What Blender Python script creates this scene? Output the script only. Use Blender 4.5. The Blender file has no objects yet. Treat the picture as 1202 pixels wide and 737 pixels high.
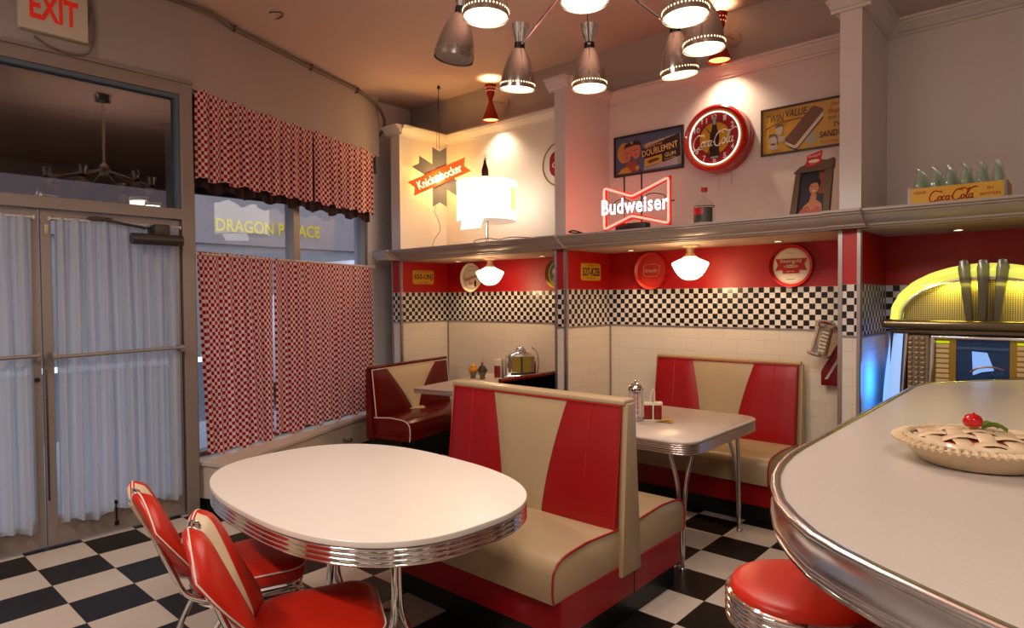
import bpy, bmesh, math, random
from mathutils import Vector, Matrix
random.seed(7)
PI = math.pi
sc = bpy.context.scene
COL = sc.collection
R = math.radians

# ------------------------------------------------------------------ materials
def lin(c):
    if isinstance(c, str):
        c = c.lstrip('#'); c = [int(c[i:i+2], 16)/255 for i in (0, 2, 4)]
        c = [(x/12.92 if x <= .04045 else ((x+.055)/1.055)**2.4) for x in c]
    return (c[0], c[1], c[2], 1.0)

MATS = {}
def newmat(name):
    m = bpy.data.materials.new(name); m.use_nodes = True
    nt = m.node_tree
    b = nt.nodes['Principled BSDF']
    return m, nt, b

def mat(name, color, rough=.5, metal=0.0, emit=None, es=0.0, spec=.5, trans=0.0, bump=None, coat=0.0, ior=1.45, vary=0.0, alpha=1.0):
    if name in MATS: return MATS[name]
    m, nt, b = newmat(name)
    b.inputs['Base Color'].default_value = lin(color)
    b.inputs['Roughness'].default_value = rough
    b.inputs['Metallic'].default_value = metal
    b.inputs['Specular IOR Level'].default_value = spec
    b.inputs['Transmission Weight'].default_value = trans
    b.inputs['Coat Weight'].default_value = coat
    b.inputs['IOR'].default_value = ior
    b.inputs['Alpha'].default_value = alpha
    if emit is not None:
        b.inputs['Emission Color'].default_value = lin(emit)
        b.inputs['Emission Strength'].default_value = es
    if vary > 0:
        tc = nt.nodes.new('ShaderNodeTexCoord'); n = nt.nodes.new('ShaderNodeTexNoise')
        n.inputs['Scale'].default_value = 3.5; n.inputs['Detail'].default_value = 5
        mx = nt.nodes.new('ShaderNodeMix'); mx.data_type = 'RGBA'
        c = lin(color)
        mx.inputs[6].default_value = (c[0]*(1-vary), c[1]*(1-vary), c[2]*(1-vary), 1)
        mx.inputs[7].default_value = (min(1, c[0]*(1+vary)), min(1, c[1]*(1+vary)), min(1, c[2]*(1+vary)), 1)
        nt.links.new(tc.outputs['Object'], n.inputs['Vector'])
        nt.links.new(n.outputs['Fac'], mx.inputs[0])
        nt.links.new(mx.outputs[2], b.inputs['Base Color'])
    if bump:
        tc = nt.nodes.new('ShaderNodeTexCoord'); n = nt.nodes.new('ShaderNodeTexNoise')
        n.inputs['Scale'].default_value = bump[0]; n.inputs['Detail'].default_value = 4
        bp = nt.nodes.new('ShaderNodeBump'); bp.inputs['Strength'].default_value = bump[1]; bp.inputs['Distance'].default_value = bump[2]
        nt.links.new(tc.outputs['Object'], n.inputs['Vector'])
        nt.links.new(n.outputs['Fac'], bp.inputs['Height']); nt.links.new(bp.outputs['Normal'], b.inputs['Normal'])
    MATS[name] = m
    return m

def math_node(nt, op, a=None, b=None, c=None):
    n = nt.nodes.new('ShaderNodeMath'); n.operation = op
    for i, v in enumerate((a, b, c)):
        if v is None: continue
        if isinstance(v, (int, float)): n.inputs[i].default_value = v
        else: nt.links.new(v, n.inputs[i])
    return n.outputs[0]

def checker_mat(name, c1, c2, size, off=(0, 0), mode='wall', rough=.3, grout=None, gw=.02, speck=False, spec=.5, bevelb=0.0, trl=0.0):
    """c1 on even cells. mode: 'floor' (x,y), 'wall' (x+y, z), 'uv'"""
    m, nt, b = newmat(name)
    if mode == 'uv':
        tc = nt.nodes.new('ShaderNodeUVMap'); src = tc.outputs[0]
    else:
        tc = nt.nodes.new('ShaderNodeNewGeometry'); src = tc.outputs['Position']
    sp = nt.nodes.new('ShaderNodeSeparateXYZ'); nt.links.new(src, sp.inputs[0])
    if mode == 'wall':
        u = math_node(nt, 'ADD', sp.outputs[0], sp.outputs[1]); v = sp.outputs[2]
    else:
        u, v = sp.outputs[0], sp.outputs[1]
    u = math_node(nt, 'DIVIDE', math_node(nt, 'SUBTRACT', u, off[0]), size)
    v = math_node(nt, 'DIVIDE', math_node(nt, 'SUBTRACT', v, off[1]), size)
    fu = math_node(nt, 'FLOOR', u); fv = math_node(nt, 'FLOOR', v)
    par = math_node(nt, 'PINGPONG', math_node(nt, 'ADD', fu, fv), 1.0)
    mx = nt.nodes.new('ShaderNodeMix'); mx.data_type = 'RGBA'
    nt.links.new(par, mx.inputs[0]); mx.inputs[6].default_value = lin(c1); mx.inputs[7].default_value = lin(c2)
    col = mx.outputs[2]
    if speck:
        n = nt.nodes.new('ShaderNodeTexNoise'); n.inputs['Scale'].default_value = 160; n.inputs['Detail'].default_value = 3
        nt.links.new(src, n.inputs['Vector'])
        n2 = nt.nodes.new('ShaderNodeTexNoise'); n2.inputs['Scale'].default_value = 1.7; n2.inputs['Detail'].default_value = 4
        nt.links.new(src, n2.inputs['Vector'])
        r = nt.nodes.new('ShaderNodeValToRGB'); r.color_ramp.elements[0].position = .66; r.color_ramp.elements[1].position = .72
        nt.links.new(n.outputs['Fac'], r.inputs[0])
        m2 = nt.nodes.new('ShaderNodeMix'); m2.data_type = 'RGBA'
        nt.links.new(math_node(nt, 'MULTIPLY', r.outputs[0], .35), m2.inputs[0]); nt.links.new(col, m2.inputs[6]); m2.inputs[7].default_value = lin('#8a7a6a')
        m3 = nt.nodes.new('ShaderNodeMix'); m3.data_type = 'RGBA'; m3.blend_type = 'MULTIPLY'
        nt.links.new(math_node(nt, 'MULTIPLY', n2.outputs['Fac'], .5), m3.inputs[0]); nt.links.new(m2.outputs[2], m3.inputs[6]); m3.inputs[7].default_value = (.6, .55, .5, 1)
        col = m3.outputs[2]
        rr = math_node(nt, 'ADD', math_node(nt, 'MULTIPLY', n2.outputs['Fac'], .25), rough-.1)
        nt.links.new(rr, b.inputs['Roughness'])
    else:
        b.inputs['Roughness'].default_value = rough
    if grout:
        def edge(f):
            fr = math_node(nt, 'FRACT', f)
            d = math_node(nt, 'ABSOLUTE', math_node(nt, 'SUBTRACT', fr, .5))
            return math_node(nt, 'GREATER_THAN', d, .5-gw)
        e = math_node(nt, 'MAXIMUM', edge(u), edge(v))
        m4 = nt.nodes.new('ShaderNodeMix'); m4.data_type = 'RGBA'
        nt.links.new(e, m4.inputs[0]); nt.links.new(col, m4.inputs[6]); m4.inputs[7].default_value = lin(grout)
        col = m4.outputs[2]
    nt.links.new(col, b.inputs['Base Color'])
    b.inputs['Specular IOR Level'].default_value = spec
    if trl > 0:
        t = nt.nodes.new('ShaderNodeBsdfTranslucent'); nt.links.new(col, t.inputs['Color'])
        ms = nt.nodes.new('ShaderNodeMixShader'); ms.inputs[0].default_value = trl
        out = nt.nodes['Material Output']
        nt.links.new(b.outputs[0], ms.inputs[1]); nt.links.new(t.outputs[0], ms.inputs[2]); nt.links.new(ms.outputs[0], out.inputs[0])
    MATS[name] = m
    return m

def brick_mat(name, c1, c2, mortar, w, h, msize=.004, rough=.25, offset=.5, bump=.3, scale=1.0):
    m, nt, b = newmat(name)
    g = nt.nodes.new('ShaderNodeNewGeometry'); sp = nt.nodes.new('ShaderNodeSeparateXYZ'); nt.links.new(g.outputs['Position'], sp.inputs[0])
    cb = nt.nodes.new('ShaderNodeCombineXYZ')
    nt.links.new(math_node(nt, 'ADD', sp.outputs[0], sp.outputs[1]), cb.inputs[0]); nt.links.new(sp.outputs[2], cb.inputs[1])
    br = nt.nodes.new('ShaderNodeTexBrick')
    br.inputs['Scale'].default_value = 1; br.inputs['Mortar Size'].default_value = msize; br.inputs['Mortar Smooth'].default_value = .3
    br.inputs['Brick Width'].default_value = w; br.inputs['Row Height'].default_value = h; br.offset = offset
    br.inputs['Color1'].default_value = lin(c1); br.inputs['Color2'].default_value = lin(c2); br.inputs['Mortar'].default_value = lin(mortar)
    nt.links.new(cb.outputs[0], br.inputs['Vector']); nt.links.new(br.outputs['Color'], b.inputs['Base Color'])
    bp = nt.nodes.new('ShaderNodeBump'); bp.inputs['Strength'].default_value = bump; bp.inputs['Distance'].default_value = .002; bp.invert = True
    nt.links.new(br.outputs['Fac'], bp.inputs['Height']); nt.links.new(bp.outputs['Normal'], b.inputs['Normal'])
    b.inputs['Roughness'].default_value = rough
    MATS[name] = m
    return m

def emit_mat(name, color, strength):
    m = bpy.data.materials.new(name); m.use_nodes = True; nt = m.node_tree
    nt.nodes.remove(nt.nodes['Principled BSDF'])
    e = nt.nodes.new('ShaderNodeEmission'); e.inputs[0].default_value = lin(color); e.inputs[1].default_value = strength
    nt.links.new(e.outputs[0], nt.nodes['Material Output'].inputs[0])
    MATS[name] = m
    return m

def glass_mat(name, tint=(1, 1, 1), refl=.9, base=.04, rough=.0):
    m = bpy.data.materials.new(name); m.use_nodes = True; nt = m.node_tree
    nt.nodes.remove(nt.nodes['Principled BSDF'])
    t = nt.nodes.new('ShaderNodeBsdfTransparent'); t.inputs[0].default_value = (*tint, 1)
    g = nt.nodes.new('ShaderNodeBsdfGlossy'); g.inputs['Roughness'].default_value = rough
    ge = nt.nodes.new('ShaderNodeNewGeometry'); dp = nt.nodes.new('ShaderNodeVectorMath'); dp.operation = 'DOT_PRODUCT'
    nt.links.new(ge.outputs['Normal'], dp.inputs[0]); nt.links.new(ge.outputs['Incoming'], dp.inputs[1])
    f = math_node(nt, 'POWER', math_node(nt, 'SUBTRACT', 1.0, math_node(nt, 'ABSOLUTE', dp.outputs['Value'])), 5.0)
    fac = math_node(nt, 'MINIMUM', math_node(nt, 'ADD', math_node(nt, 'MULTIPLY', f, refl), base+.02), 1.0)
    ms = nt.nodes.new('ShaderNodeMixShader')
    nt.links.new(fac, ms.inputs[0]); nt.links.new(t.outputs[0], ms.inputs[1]); nt.links.new(g.outputs[0], ms.inputs[2])
    nt.links.new(ms.outputs[0], nt.nodes['Material Output'].inputs[0])
    MATS[name] = m
    return m

def milky_glass(name, color, tint, k=.3):
    m = glass_mat(name, tint, .9, .06); nt = m.node_tree
    d = nt.nodes.new('ShaderNodeBsdfPrincipled'); d.inputs['Base Color'].default_value = lin(color); d.inputs['Roughness'].default_value = .15
    out = nt.nodes['Material Output']; prev = out.inputs[0].links[0].from_socket
    ms = nt.nodes.new('ShaderNodeMixShader'); ms.inputs[0].default_value = k
    nt.links.new(prev, ms.inputs[1]); nt.links.new(d.outputs[0], ms.inputs[2]); nt.links.new(ms.outputs[0], out.inputs[0])
    return m

def sheer_mat(name, color, alpha=.12, trl=.6):
    m = bpy.data.materials.new(name); m.use_nodes = True; nt = m.node_tree
    b = nt.nodes['Principled BSDF']; b.inputs['Base Color'].default_value = lin(color); b.inputs['Roughness'].default_value = .9
    b.inputs['Specular IOR Level'].default_value = .1
    tr = nt.nodes.new('ShaderNodeBsdfTranslucent'); tr.inputs[0].default_value = lin(color)
    tp = nt.nodes.new('ShaderNodeBsdfTransparent')
    m1 = nt.nodes.new('ShaderNodeMixShader'); m1.inputs[0].default_value = trl
    m2 = nt.nodes.new('ShaderNodeMixShader'); m2.inputs[0].default_value = alpha
    nt.links.new(b.outputs[0], m1.inputs[1]); nt.links.new(tr.outputs[0], m1.inputs[2])
    nt.links.new(m1.outputs[0], m2.inputs[1]); nt.links.new(tp.outputs[0], m2.inputs[2])
    nt.links.new(m2.outputs[0], nt.nodes['Material Output'].inputs[0])
    MATS[name] = m
    return m

CHROME = mat('chrome', (.82, .8, .78), .07, 1.0)
CHROME2 = mat('chrome_soft', (.68, .66, .65), .22, 1.0)
ALU = mat('bronze_aluminium', '#8f8278', .42, .35, vary=.05)
ALU_D = mat('dark_aluminium', '#4a4340', .4, .6)
TRIMM = mat('brushed_strip', '#a89c98', .3, .8)
RED_V = mat('red_vinyl', '#94030c', .36, bump=(60, .12, .003))
RED_CH = mat('orange_red_vinyl', '#c02410', .33, bump=(40, .1, .003))
RED_DK = mat('dark_red_vinyl', '#600a05', .2, bump=(30, .15, .004))
RED_ST = mat('stool_vinyl', '#cc2812', .36)
TAN_V = mat('tan_vinyl', '#b09773', .34, bump=(50, .1, .003))
CREAM_V = mat('cream_vinyl', '#d9c3a0', .35)
CREAM_D = mat('dull_cream_vinyl', '#d6bd98', .35)
PIPE_R = mat('red_piping', '#a00c0e', .4)
PIPE_W = mat('white_piping', '#ded2c2', .4)
BLACK = mat('black_kick', '#0b0a0a', .4)
BLACKP = mat('black_plastic', '#141212', .45)
WHITE_LAM = mat('white_laminate', '#ece2d6', .3, bump=(8, .02, .002))
GREY_LAM = mat('speckled_laminate', '#c9b8ab', .3)
WALL_W = mat('white_wall_paint', '#d3cac4', .6, vary=.03)
WALL_U = mat('upper_wall_tone', '#aea096', .7, vary=.04)  # greyer, darker tone than the white wall below the crown
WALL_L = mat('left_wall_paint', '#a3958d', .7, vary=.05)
CEIL = mat('ceiling_paint', '#c3a69a', .75, vary=.05)
TRIM_W = mat('white_trim_paint', '#cfc5be', .45)
LEDGE = mat('ledge_paint', '#a3938a', .38, .15, vary=.06)
REDWALL = mat('red_wall_paint', '#a80c0a', .42)
TILE = brick_mat('cream_wall_tile', '#dacdbb', '#d8cab7', '#c6b7a3', .218, .109, .002, .22)
BAND = checker_mat('checker_wall_band', '#15110f', '#d8cdc2', .0415, (0, 1.297-.02), 'wall', .25)
FLOOR = checker_mat('checker_floor_tile', '#15120f', '#cfc2b3', .3048, (-4.4698, .9122), 'floor', .36, speck=True, spec=.3, grout='#4a4038', gw=.004)
GINGHAM = checker_mat('red_check_cloth', '#98041a', '#dcc6c0', .0285, (0, 0), 'uv', .85, spec=.1, trl=.12)
SHEER = sheer_mat('sheer_curtain', '#d4d6dc', .04, .62)
GLASS = glass_mat('window_glass', (.86, .88, .9), 1.0, .03)
GLASS_T = glass_mat('transom_glass', (.5, .48, .48), 1.0, .1)
CGLASS = glass_mat('clear_glass', (.95, .96, .95), .9, .06)
GGLASS = milky_glass('green_glass', '#9dbfa6', (.90, .96, .92), .10)
YELLOWP = mat('yellow_paint', '#c89410', .5, vary=.08)
WOOD_OLD = mat('old_carved_wood', '#5c4632', .6, vary=.2)

# ------------------------------------------------------------------ mesh helpers
def finish(bm, name, mats, parent=None, smooth=True, ang=38, loc=None, rot=None, uv=False):
    bmesh.ops.recalc_face_normals(bm, faces=bm.faces[:]) if not uv else None
    me = bpy.data.meshes.new(name)
    if smooth:
        a = math.radians(ang)
        for f in bm.faces: f.smooth = True
        for e in bm.edges:
            if len(e.link_faces) == 2:
                try:
                    if e.calc_face_angle() > a: e.smooth = False
                except Exception: pass
    bm.to_mesh(me); bm.free()
    if not isinstance(mats, (list, tuple)): mats = [mats]
    for m in mats: me.materials.append(m)
    o = bpy.data.objects.new(name, me); COL.objects.link(o)
    if parent is not None: o.parent = parent
    if loc is not None: o.location = loc
    if rot is not None: o.rotation_euler = rot
    return o

def B(): return bmesh.new()

def box(bm, x0, x1, y0, y1, z0, z1, bev=0.0, seg=2, mi=0):
    vs = [bm.verts.new((x, y, z)) for x in (x0, x1) for y in (y0, y1) for z in (z0, z1)]
    idx = [(0, 1, 3, 2), (4, 6, 7, 5), (0, 4, 5, 1), (2, 3, 7, 6), (0, 2, 6, 4), (1, 5, 7, 3)]
    fs = [bm.faces.new([vs[i] for i in q]) for q in idx]
    for f in fs: f.material_index = mi
    if bev > 0:
        es = list({e for f in fs for e in f.edges})
        r = bmesh.ops.bevel(bm, geom=es, offset=bev, segments=seg, profile=.5, affect='EDGES')
        for f in r['faces']: f.material_index = mi
    return fs

def prism(bm, pts, a0, a1, axis='y', mi=0, bev=0.0):
    """extrude a 2-D outline. axis y: pts=(x,z); axis z: pts=(x,y); axis x: pts=(y,z)"""
    def P(p, a):
        return {'y': (p[0], a, p[1]), 'z': (p[0], p[1], a), 'x': (a, p[0], p[1])}[axis]
    va = [bm.verts.new(P(p, a0)) for p in pts]; vb = [bm.verts.new(P(p, a1)) for p in pts]
    n = len(pts); fs = []
    fs.append(bm.faces.new(va)); fs.append(bm.faces.new(vb[::-1]))
    for i in range(n):
        fs.append(bm.faces.new((va[i], vb[i], vb[(i+1) % n], va[(i+1) % n])))
    for f in fs: f.material_index = mi
    if bev > 0:
        es = [e for e in list(fs[0].edges)+list(fs[1].edges)]
        r = bmesh.ops.bevel(bm, geom=es, offset=bev, segments=2, profile=.5, affect='EDGES')
        for f in r['faces']: f.material_index = mi
    return fs

def lathe(bm, prof, c=(0, 0, 0), seg=32, axis='z', mi=0, cap=True, a0=0, a1=2*PI):
    full = abs(a1-a0-2*PI) < 1e-6
    n = seg if full else seg+1
    rings = []
    for r, h in prof:
        ring = []
        for i in range(n):
            a = a0+(a1-a0)*i/seg
            x, y = r*math.cos(a), r*math.sin(a)
            if axis == 'z': p = (c[0]+x, c[1]+y, c[2]+h)
            elif axis == 'y': p = (c[0]+x, c[1]+h, c[2]+y)
            else: p = (c[0]+h, c[1]+x, c[2]+y)
            ring.append(bm.verts.new(p))
        rings.append(ring)
    for a, b in zip(rings, rings[1:]):
        for i in range(seg):
            j = (i+1) % n
            try:
                f = bm.faces.new((a[i], a[j], b[j], b[i])); f.material_index = mi
            except Exception: pass
    if cap and full:
        for ring, (r, h) in ((rings[0], prof[0]), (rings[-1], prof[-1])):
            if r > 1e-5:
                f = bm.faces.new(ring); f.material_index = mi
    return rings

def tube(bm, pts, r, seg=8, closed=False, mi=0, flat=None, sub=0):
    pts = [Vector(p) for p in pts]
    if sub:
        q = []
        n = len(pts)
        rng = range(n) if closed else range(n-1)
        for i in rng:
            p0 = pts[(i-1) % n] if (closed or i > 0) else pts[0]
            p1 = pts[i]; p2 = pts[(i+1) % n]
            p3 = pts[(i+2) % n] if (closed or i < n-2) else pts[-1]
            for k in range(sub):
                t = k/sub
                q.append(.5*((2*p1)+(-p0+p2)*t+(2*p0-5*p1+4*p2-p3)*t*t+(-p0+3*p1-3*p2+p3)*t*t*t))
        if not closed: q.append(pts[-1])
        pts = q
    n = len(pts); rings = []
    prev = None
    for i, p in enumerate(pts):
        if closed: d = pts[(i+1) % n]-pts[(i-1) % n]
        else: d = pts[min(i+1, n-1)]-pts[max(i-1, 0)]
        if d.length < 1e-9: d = Vector((0, 0, 1))
        d.normalize()
        if prev is None:
            up = Vector((0, 0, 1)) if abs(d.z) < .9 else Vector((1, 0, 0))
            a = d.cross(up).normalized()
        else:
            a = (prev-d*prev.dot(d))
            a = a.normalized() if a.length > 1e-6 else d.orthogonal().normalized()
        prev = a; b = d.cross(a)
        rr = r[i] if isinstance(r, (list, tuple)) else r
        rings.append([bm.verts.new(p+(a*math.cos(2*PI*k/seg)+b*math.sin(2*PI*k/seg))*rr) for k in range(seg)])
    m = n if closed else n-1
    for i in range(m):
        A, C = rings[i], rings[(i+1) % n]
        for k in range(seg):
            f = bm.faces.new((A[k], A[(k+1) % seg], C[(k+1) % seg], C[k])); f.material_index = mi
    if not closed:
        for q in (rings[0][::-1], rings[-1]):
            f = bm.faces.new(q); f.material_index = mi

def ball(bm, c, r, sx=1, sy=1, sz=1, seg=16, mi=0):
    prof = [(max(1e-4, r*math.sin(PI*i/10)), -r*math.cos(PI*i/10)*sz) for i in range(11)]
    k0 = len(bm.verts)
    lathe(bm, prof, c, seg, 'z', mi, True)
    bm.verts.ensure_lookup_table()
    for v in list(bm.verts)[k0:]:
        v.co.x = c[0]+(v.co.x-c[0])*sx; v.co.y = c[1]+(v.co.y-c[1])*sy

def rrect(w, h, r, cx=0, cy=0, n=6):
    pts = []
    for (sx, sy, a0) in ((1, 1, 0), (-1, 1, 90), (-1, -1, 180), (1, -1, 270)):
        for i in range(n+1):
            a = R(a0+90*i/n)
            pts.append((cx+sx*(w/2-r)+r*math.cos(a), cy+sy*(h/2-r)+r*math.sin(a)))
    return pts

def circ(r, cx=0, cy=0, n=32, sy=1.0, a0=0, a1=360):
    k = n if a1-a0 >= 360 else n+1
    return [(cx+r*math.cos(R(a0+(a1-a0)*i/n)), cy+sy*r*math.sin(R(a0+(a1-a0)*i/n))) for i in range(k)]

def text_bm(bm, body, w, h, cx, cz, y=0.0, depth=.0015, shear=0.0, bold=0.0, rot=0.0, mi=0, spacing=1.0):
    """flat lettering facing -Y, fitted in w x h, centred on (cx, cz)."""
    cu = bpy.data.curves.new('t', 'FONT'); cu.body = body; cu.size = 1; cu.shear = shear; cu.offset = bold
    cu.space_character = spacing; cu.resolution_u = 3
    ob = bpy.data.objects.new('t', cu)
    me = bpy.data.meshes.new_from_object(ob)
    vs = [v.co.copy() for v in me.vertices]
    if vs:
        x0 = min(v.x for v in vs); x1 = max(v.x for v in vs); y0 = min(v.y for v in vs); y1 = max(v.y for v in vs)
        sx = w/max(1e-6, x1-x0); sy = h/max(1e-6, y1-y0)
        ca, sa = math.cos(rot), math.sin(rot)
        nv = []
        for v in vs:
            X = (v.x-(x0+x1)/2)*sx; Z = (v.y-(y0+y1)/2)*sy
            nv.append(bm.verts.new((cx+X*ca-Z*sa, y-depth, cz+X*sa+Z*ca)))
        for p in me.polygons:
            try:
                f = bm.faces.new([nv[i] for i in p.vertices]); f.material_index = mi
            except Exception: pass
    bpy.data.objects.remove(ob); bpy.data.curves.remove(cu); bpy.data.meshes.remove(me)

def art(name, parent, layers, y=0.0, step=.0012, thick=.0012, loc=None, rot=None):
    """layers: list of (material, [outline (x,z), ...]) stacked toward -Y as thin painted pieces"""
    bm = B(); ms = []
    for k, (m, outs) in enumerate(layers):
        if m not in ms: ms.append(m)
        for o in outs:
            prism(bm, o, y-step*k-thick, y-step*k, 'y', ms.index(m))
    return finish(bm, name, ms, parent, smooth=False, loc=loc, rot=rot)

def col(hexs, rough=.45, **k):
    return mat('c_'+hexs.strip('#')+('_%g' % rough), hexs, rough, **k)

def thing(name, label, cat, loc=(0, 0, 0), rz=0, group=None):
    o = bpy.data.objects.new(name, None); COL.objects.link(o)
    o.empty_display_size = .1
    o.location = loc; o.rotation_euler = (0, 0, rz); o['label'] = label; o['category'] = cat
    if group: o['group'] = group
    return o
def tag(o, label, cat, group=None, kind=None):
    o['label'] = label; o['category'] = cat
    if group: o['group'] = group
    if kind: o['kind'] = kind
    return o
def struct(o):
    o['kind'] = 'structure'; return o
def sbox(name, x0, x1, y0, y1, z0, z1, m, bev=0):
    bm = B(); box(bm, x0, x1, y0, y1, z0, z1, bev); return struct(finish(bm, name, m, smooth=False))

def dup(root, loc=None, rz=None, label=None):
    r = root.copy(); COL.objects.link(r)
    if loc is not None: r.location = loc
    if rz is not None: r.rotation_euler = (0, 0, rz)
    if label: r['label'] = label
    for ch in [c for c in root.children]:
        c = ch.copy(); COL.objects.link(c); c.parent = r
        for g in [q for q in ch.children]:
            d = g.copy(); COL.objects.link(d); d.parent = c
    return r

def light(kind, name, loc, energy, color=(1, .75, .5), size=.05, target=None, spot=90, blend=.6, parent=None, shape=None, sy=None):
    l = bpy.data.lights.new(name, kind); l.energy = energy; l.color = color
    if kind in ('POINT', 'SPOT'): l.shadow_soft_size = size
    if kind == 'AREA':
        l.size = size
        if sy: l.shape = 'RECTANGLE'; l.size_y = sy
    if kind == 'SPOT': l.spot_size = R(spot); l.spot_blend = blend
    o = bpy.data.objects.new(name, l); COL.objects.link(o); o.location = loc
    if target is not None:
        d = Vector(target)-Vector(loc); o.rotation_euler = d.to_track_quat('-Z', 'Y').to_euler()
    return o

# ------------------------------------------------------------------ camera
F, PITCH, YAW, ROLL, H = 754.822, .025, -.7272344, -.0075931, 1.5423
fw = Vector((math.sin(YAW)*math.cos(PITCH), math.cos(YAW)*math.cos(PITCH), -math.sin(PITCH)))
rt = Vector((math.cos(YAW), -math.sin(YAW), 0)); up = rt.cross(fw)
r2 = rt*math.cos(ROLL)+up*math.sin(ROLL); u2 = -rt*math.sin(ROLL)+up*math.cos(ROLL)
cam = bpy.data.cameras.new('camera'); cam.sensor_width = 36; cam.lens = 36*F/1202; cam.clip_start = .02
co = bpy.data.objects.new('camera', cam); COL.objects.link(co)
M = Matrix((r2, u2, -fw)).transposed().to_4x4(); M.translation = (0, 0, H)
co.matrix_world = M; sc.camera = co

# ------------------------------------------------------------------ setting
YB, YC = 5.0, 4.33            # back wall face, front face of the partitions
ZC = 3.79
DW = -4.79                    # door wall face
P0 = Vector((-4.82, 1.95)); WA = R(20)
WD = Vector((-math.sin(WA), math.cos(WA))); WN = Vector((math.cos(WA), math.sin(WA)))   # along / into the room
def wp(s, d=0.0): v = P0+WD*s+WN*d; return (v.x, v.y)

# floor
bm = B(); prism(bm, [(-4.86, -3.5), (3, -3.5), (3, 5.05), (-6.3, 5.05), (-5.2, 2.0), (-4.86, 2.0)], -.05, 0, 'z')
struct(finish(bm, 'floor', FLOOR, smooth=False))
# ceiling, sagging down to the window wall
bm = B()
def cz(x, y):
    d = (Vector((x, y))-P0).dot(WN) if y > 1.95 else x+4.82
    t = max(0, min(1, (d+.25)/.9)); t = t*t*(3-2*t)
    k = max(0, min(1, (4.9-y)/.9))
    return ZC-(.15*(1-t))*k
xs = [-6.4+.2*i for i in range(13)]+[-3.6, -2.4, -1.2, 0, 1.5, 3.1]
ys = [-3.6, -2, -.5, .6]+[1.0+.25*i for i in range(17)]
g = [[bm.verts.new((x, y, cz(x, y))) for y in ys] for x in xs]
g2 = [[bm.verts.new((x, y, 3.95)) for y in ys] for x in xs]
for i in range(len(xs)-1):
    for j in range(len(ys)-1):
        bm.faces.new((g[i][j], g[i+1][j], g[i+1][j+1], g[i][j+1])); bm.faces.new((g2[i][j], g2[i][j+1], g2[i+1][j+1], g2[i+1][j]))
struct(finish(bm, 'ceiling', CEIL))

# back wall: stacked finishes
def stack(name, x0, x1, y0, y1, zs):
    bm = B(); ms = []
    for z0, z1, m in zs:
        if m not in ms: ms.append(m)
        box(bm, x0, x1, y0, y1, z0, z1, mi=ms.index(m))
    return struct(finish(bm, name, ms, smooth=False))
LOW = [(0, .1, BLACK), (.1, 1.29, TILE), (1.29, 1.61, BAND), (1.61, 1.97, REDWALL)]
stack('wall_back', -6.3, 3.1, YB, YB+.12, LOW+[(1.97, 3.36, WALL_W), (3.36, 3.95, WALL_U)])
PX = [(-5.58, -5.43), (-3.358, -3.246), (-1.138, -1.016)]
for (a, b) in PX:
    stack('wall_divider', a, b, YC, YB, LOW+[(1.97, 3.36, WALL_W)])
# other walls (behind and beside the camera)
sbox('wall_right', 3, 3.1, -3.5, 5.1, 0, 3.9, WALL_W)
sbox('wall_front', -4.9, 3.1, -3.6, -3.5, 0, 3.9, WALL_W)
# left wall around the doors
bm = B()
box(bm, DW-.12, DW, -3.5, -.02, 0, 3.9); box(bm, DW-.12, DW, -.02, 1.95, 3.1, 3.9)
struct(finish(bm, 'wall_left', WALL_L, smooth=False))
# window wall: header, right pier, low wall under the sill
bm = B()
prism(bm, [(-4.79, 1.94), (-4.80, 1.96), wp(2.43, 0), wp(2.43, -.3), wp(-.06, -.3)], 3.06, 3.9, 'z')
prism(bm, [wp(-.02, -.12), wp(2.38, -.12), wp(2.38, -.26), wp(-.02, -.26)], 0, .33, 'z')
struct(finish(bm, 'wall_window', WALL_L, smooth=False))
SILLW = mat('sill_paint', '#c6b6a6', .45, vary=.03)
bm = B()
pl = [(-4.845, 1.975), (-4.59, 2.075), (-5.45, 3.83), wp(2.45, .04), wp(2.45, -.12), wp(0, -.12)]
prism(bm, pl, .09, .335, 'z')
prism(bm, [(-4.835, 1.96), (-4.567, 2.06), (-5.43, 3.84), wp(2.46, .06), wp(2.46, -.12), wp(0, -.12)], .335, .36, 'z')
struct(finish(bm, 'window_sill', SILLW, smooth=False))
bm = B(); prism(bm, [wp(2.38, -.12), wp(3.6, -.12), wp(3.6, -.3), wp(2.38, -.3)], 0, 3.9, 'z')
struct(finish(bm, 'wall_corner', mat('daylit_pier_paint', '#e4e0e4', .6), smooth=False))  # pier white lifted paler, daylight falling on it put into the colour
bm = B(); prism(bm, [(-4.845, 1.98), (-4.595, 2.08), (-5.455, 3.83), wp(2.45, .035), wp(2.45, -.12), wp(0, -.12)], 0, .09, 'z')
struct(finish(bm, 'baseboard_window', BLACK, smooth=False))

# chrome strips on the partitions and the back wall
bm = B()
for (a, b) in PX:
    for x in (a, b):
        s = 1 if x == a else -1
        box(bm, min(x-.004, x+s*.02), max(x-.004, x+s*.02) if s > 0 else x+.004, YC-.006, YC, 0, 1.95)
        if s < 0: box(bm, x, x+.005, YC-.006, YC+.02, 0, 1.95)
    box(bm, a, b, YC-.008, YC, 1.284, 1.297)
    if b < -1.2 or True:
        box(bm, b, b+.006, YC+.02, YB, 1.284, 1.297)
        box(bm, b, b+.012, YB-.012, YB, .1, 1.284)
box(bm, -5.43, -3.358, YB-.006, YB, 1.284, 1.297); box(bm, -3.246, -1.138, YB-.006, YB, 1.284, 1.297); box(bm, -1.016, 3, YB-.006, YB, 1.284, 1.297)
struct(finish(bm, 'trim_1', TRIMM, smooth=False))

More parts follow.
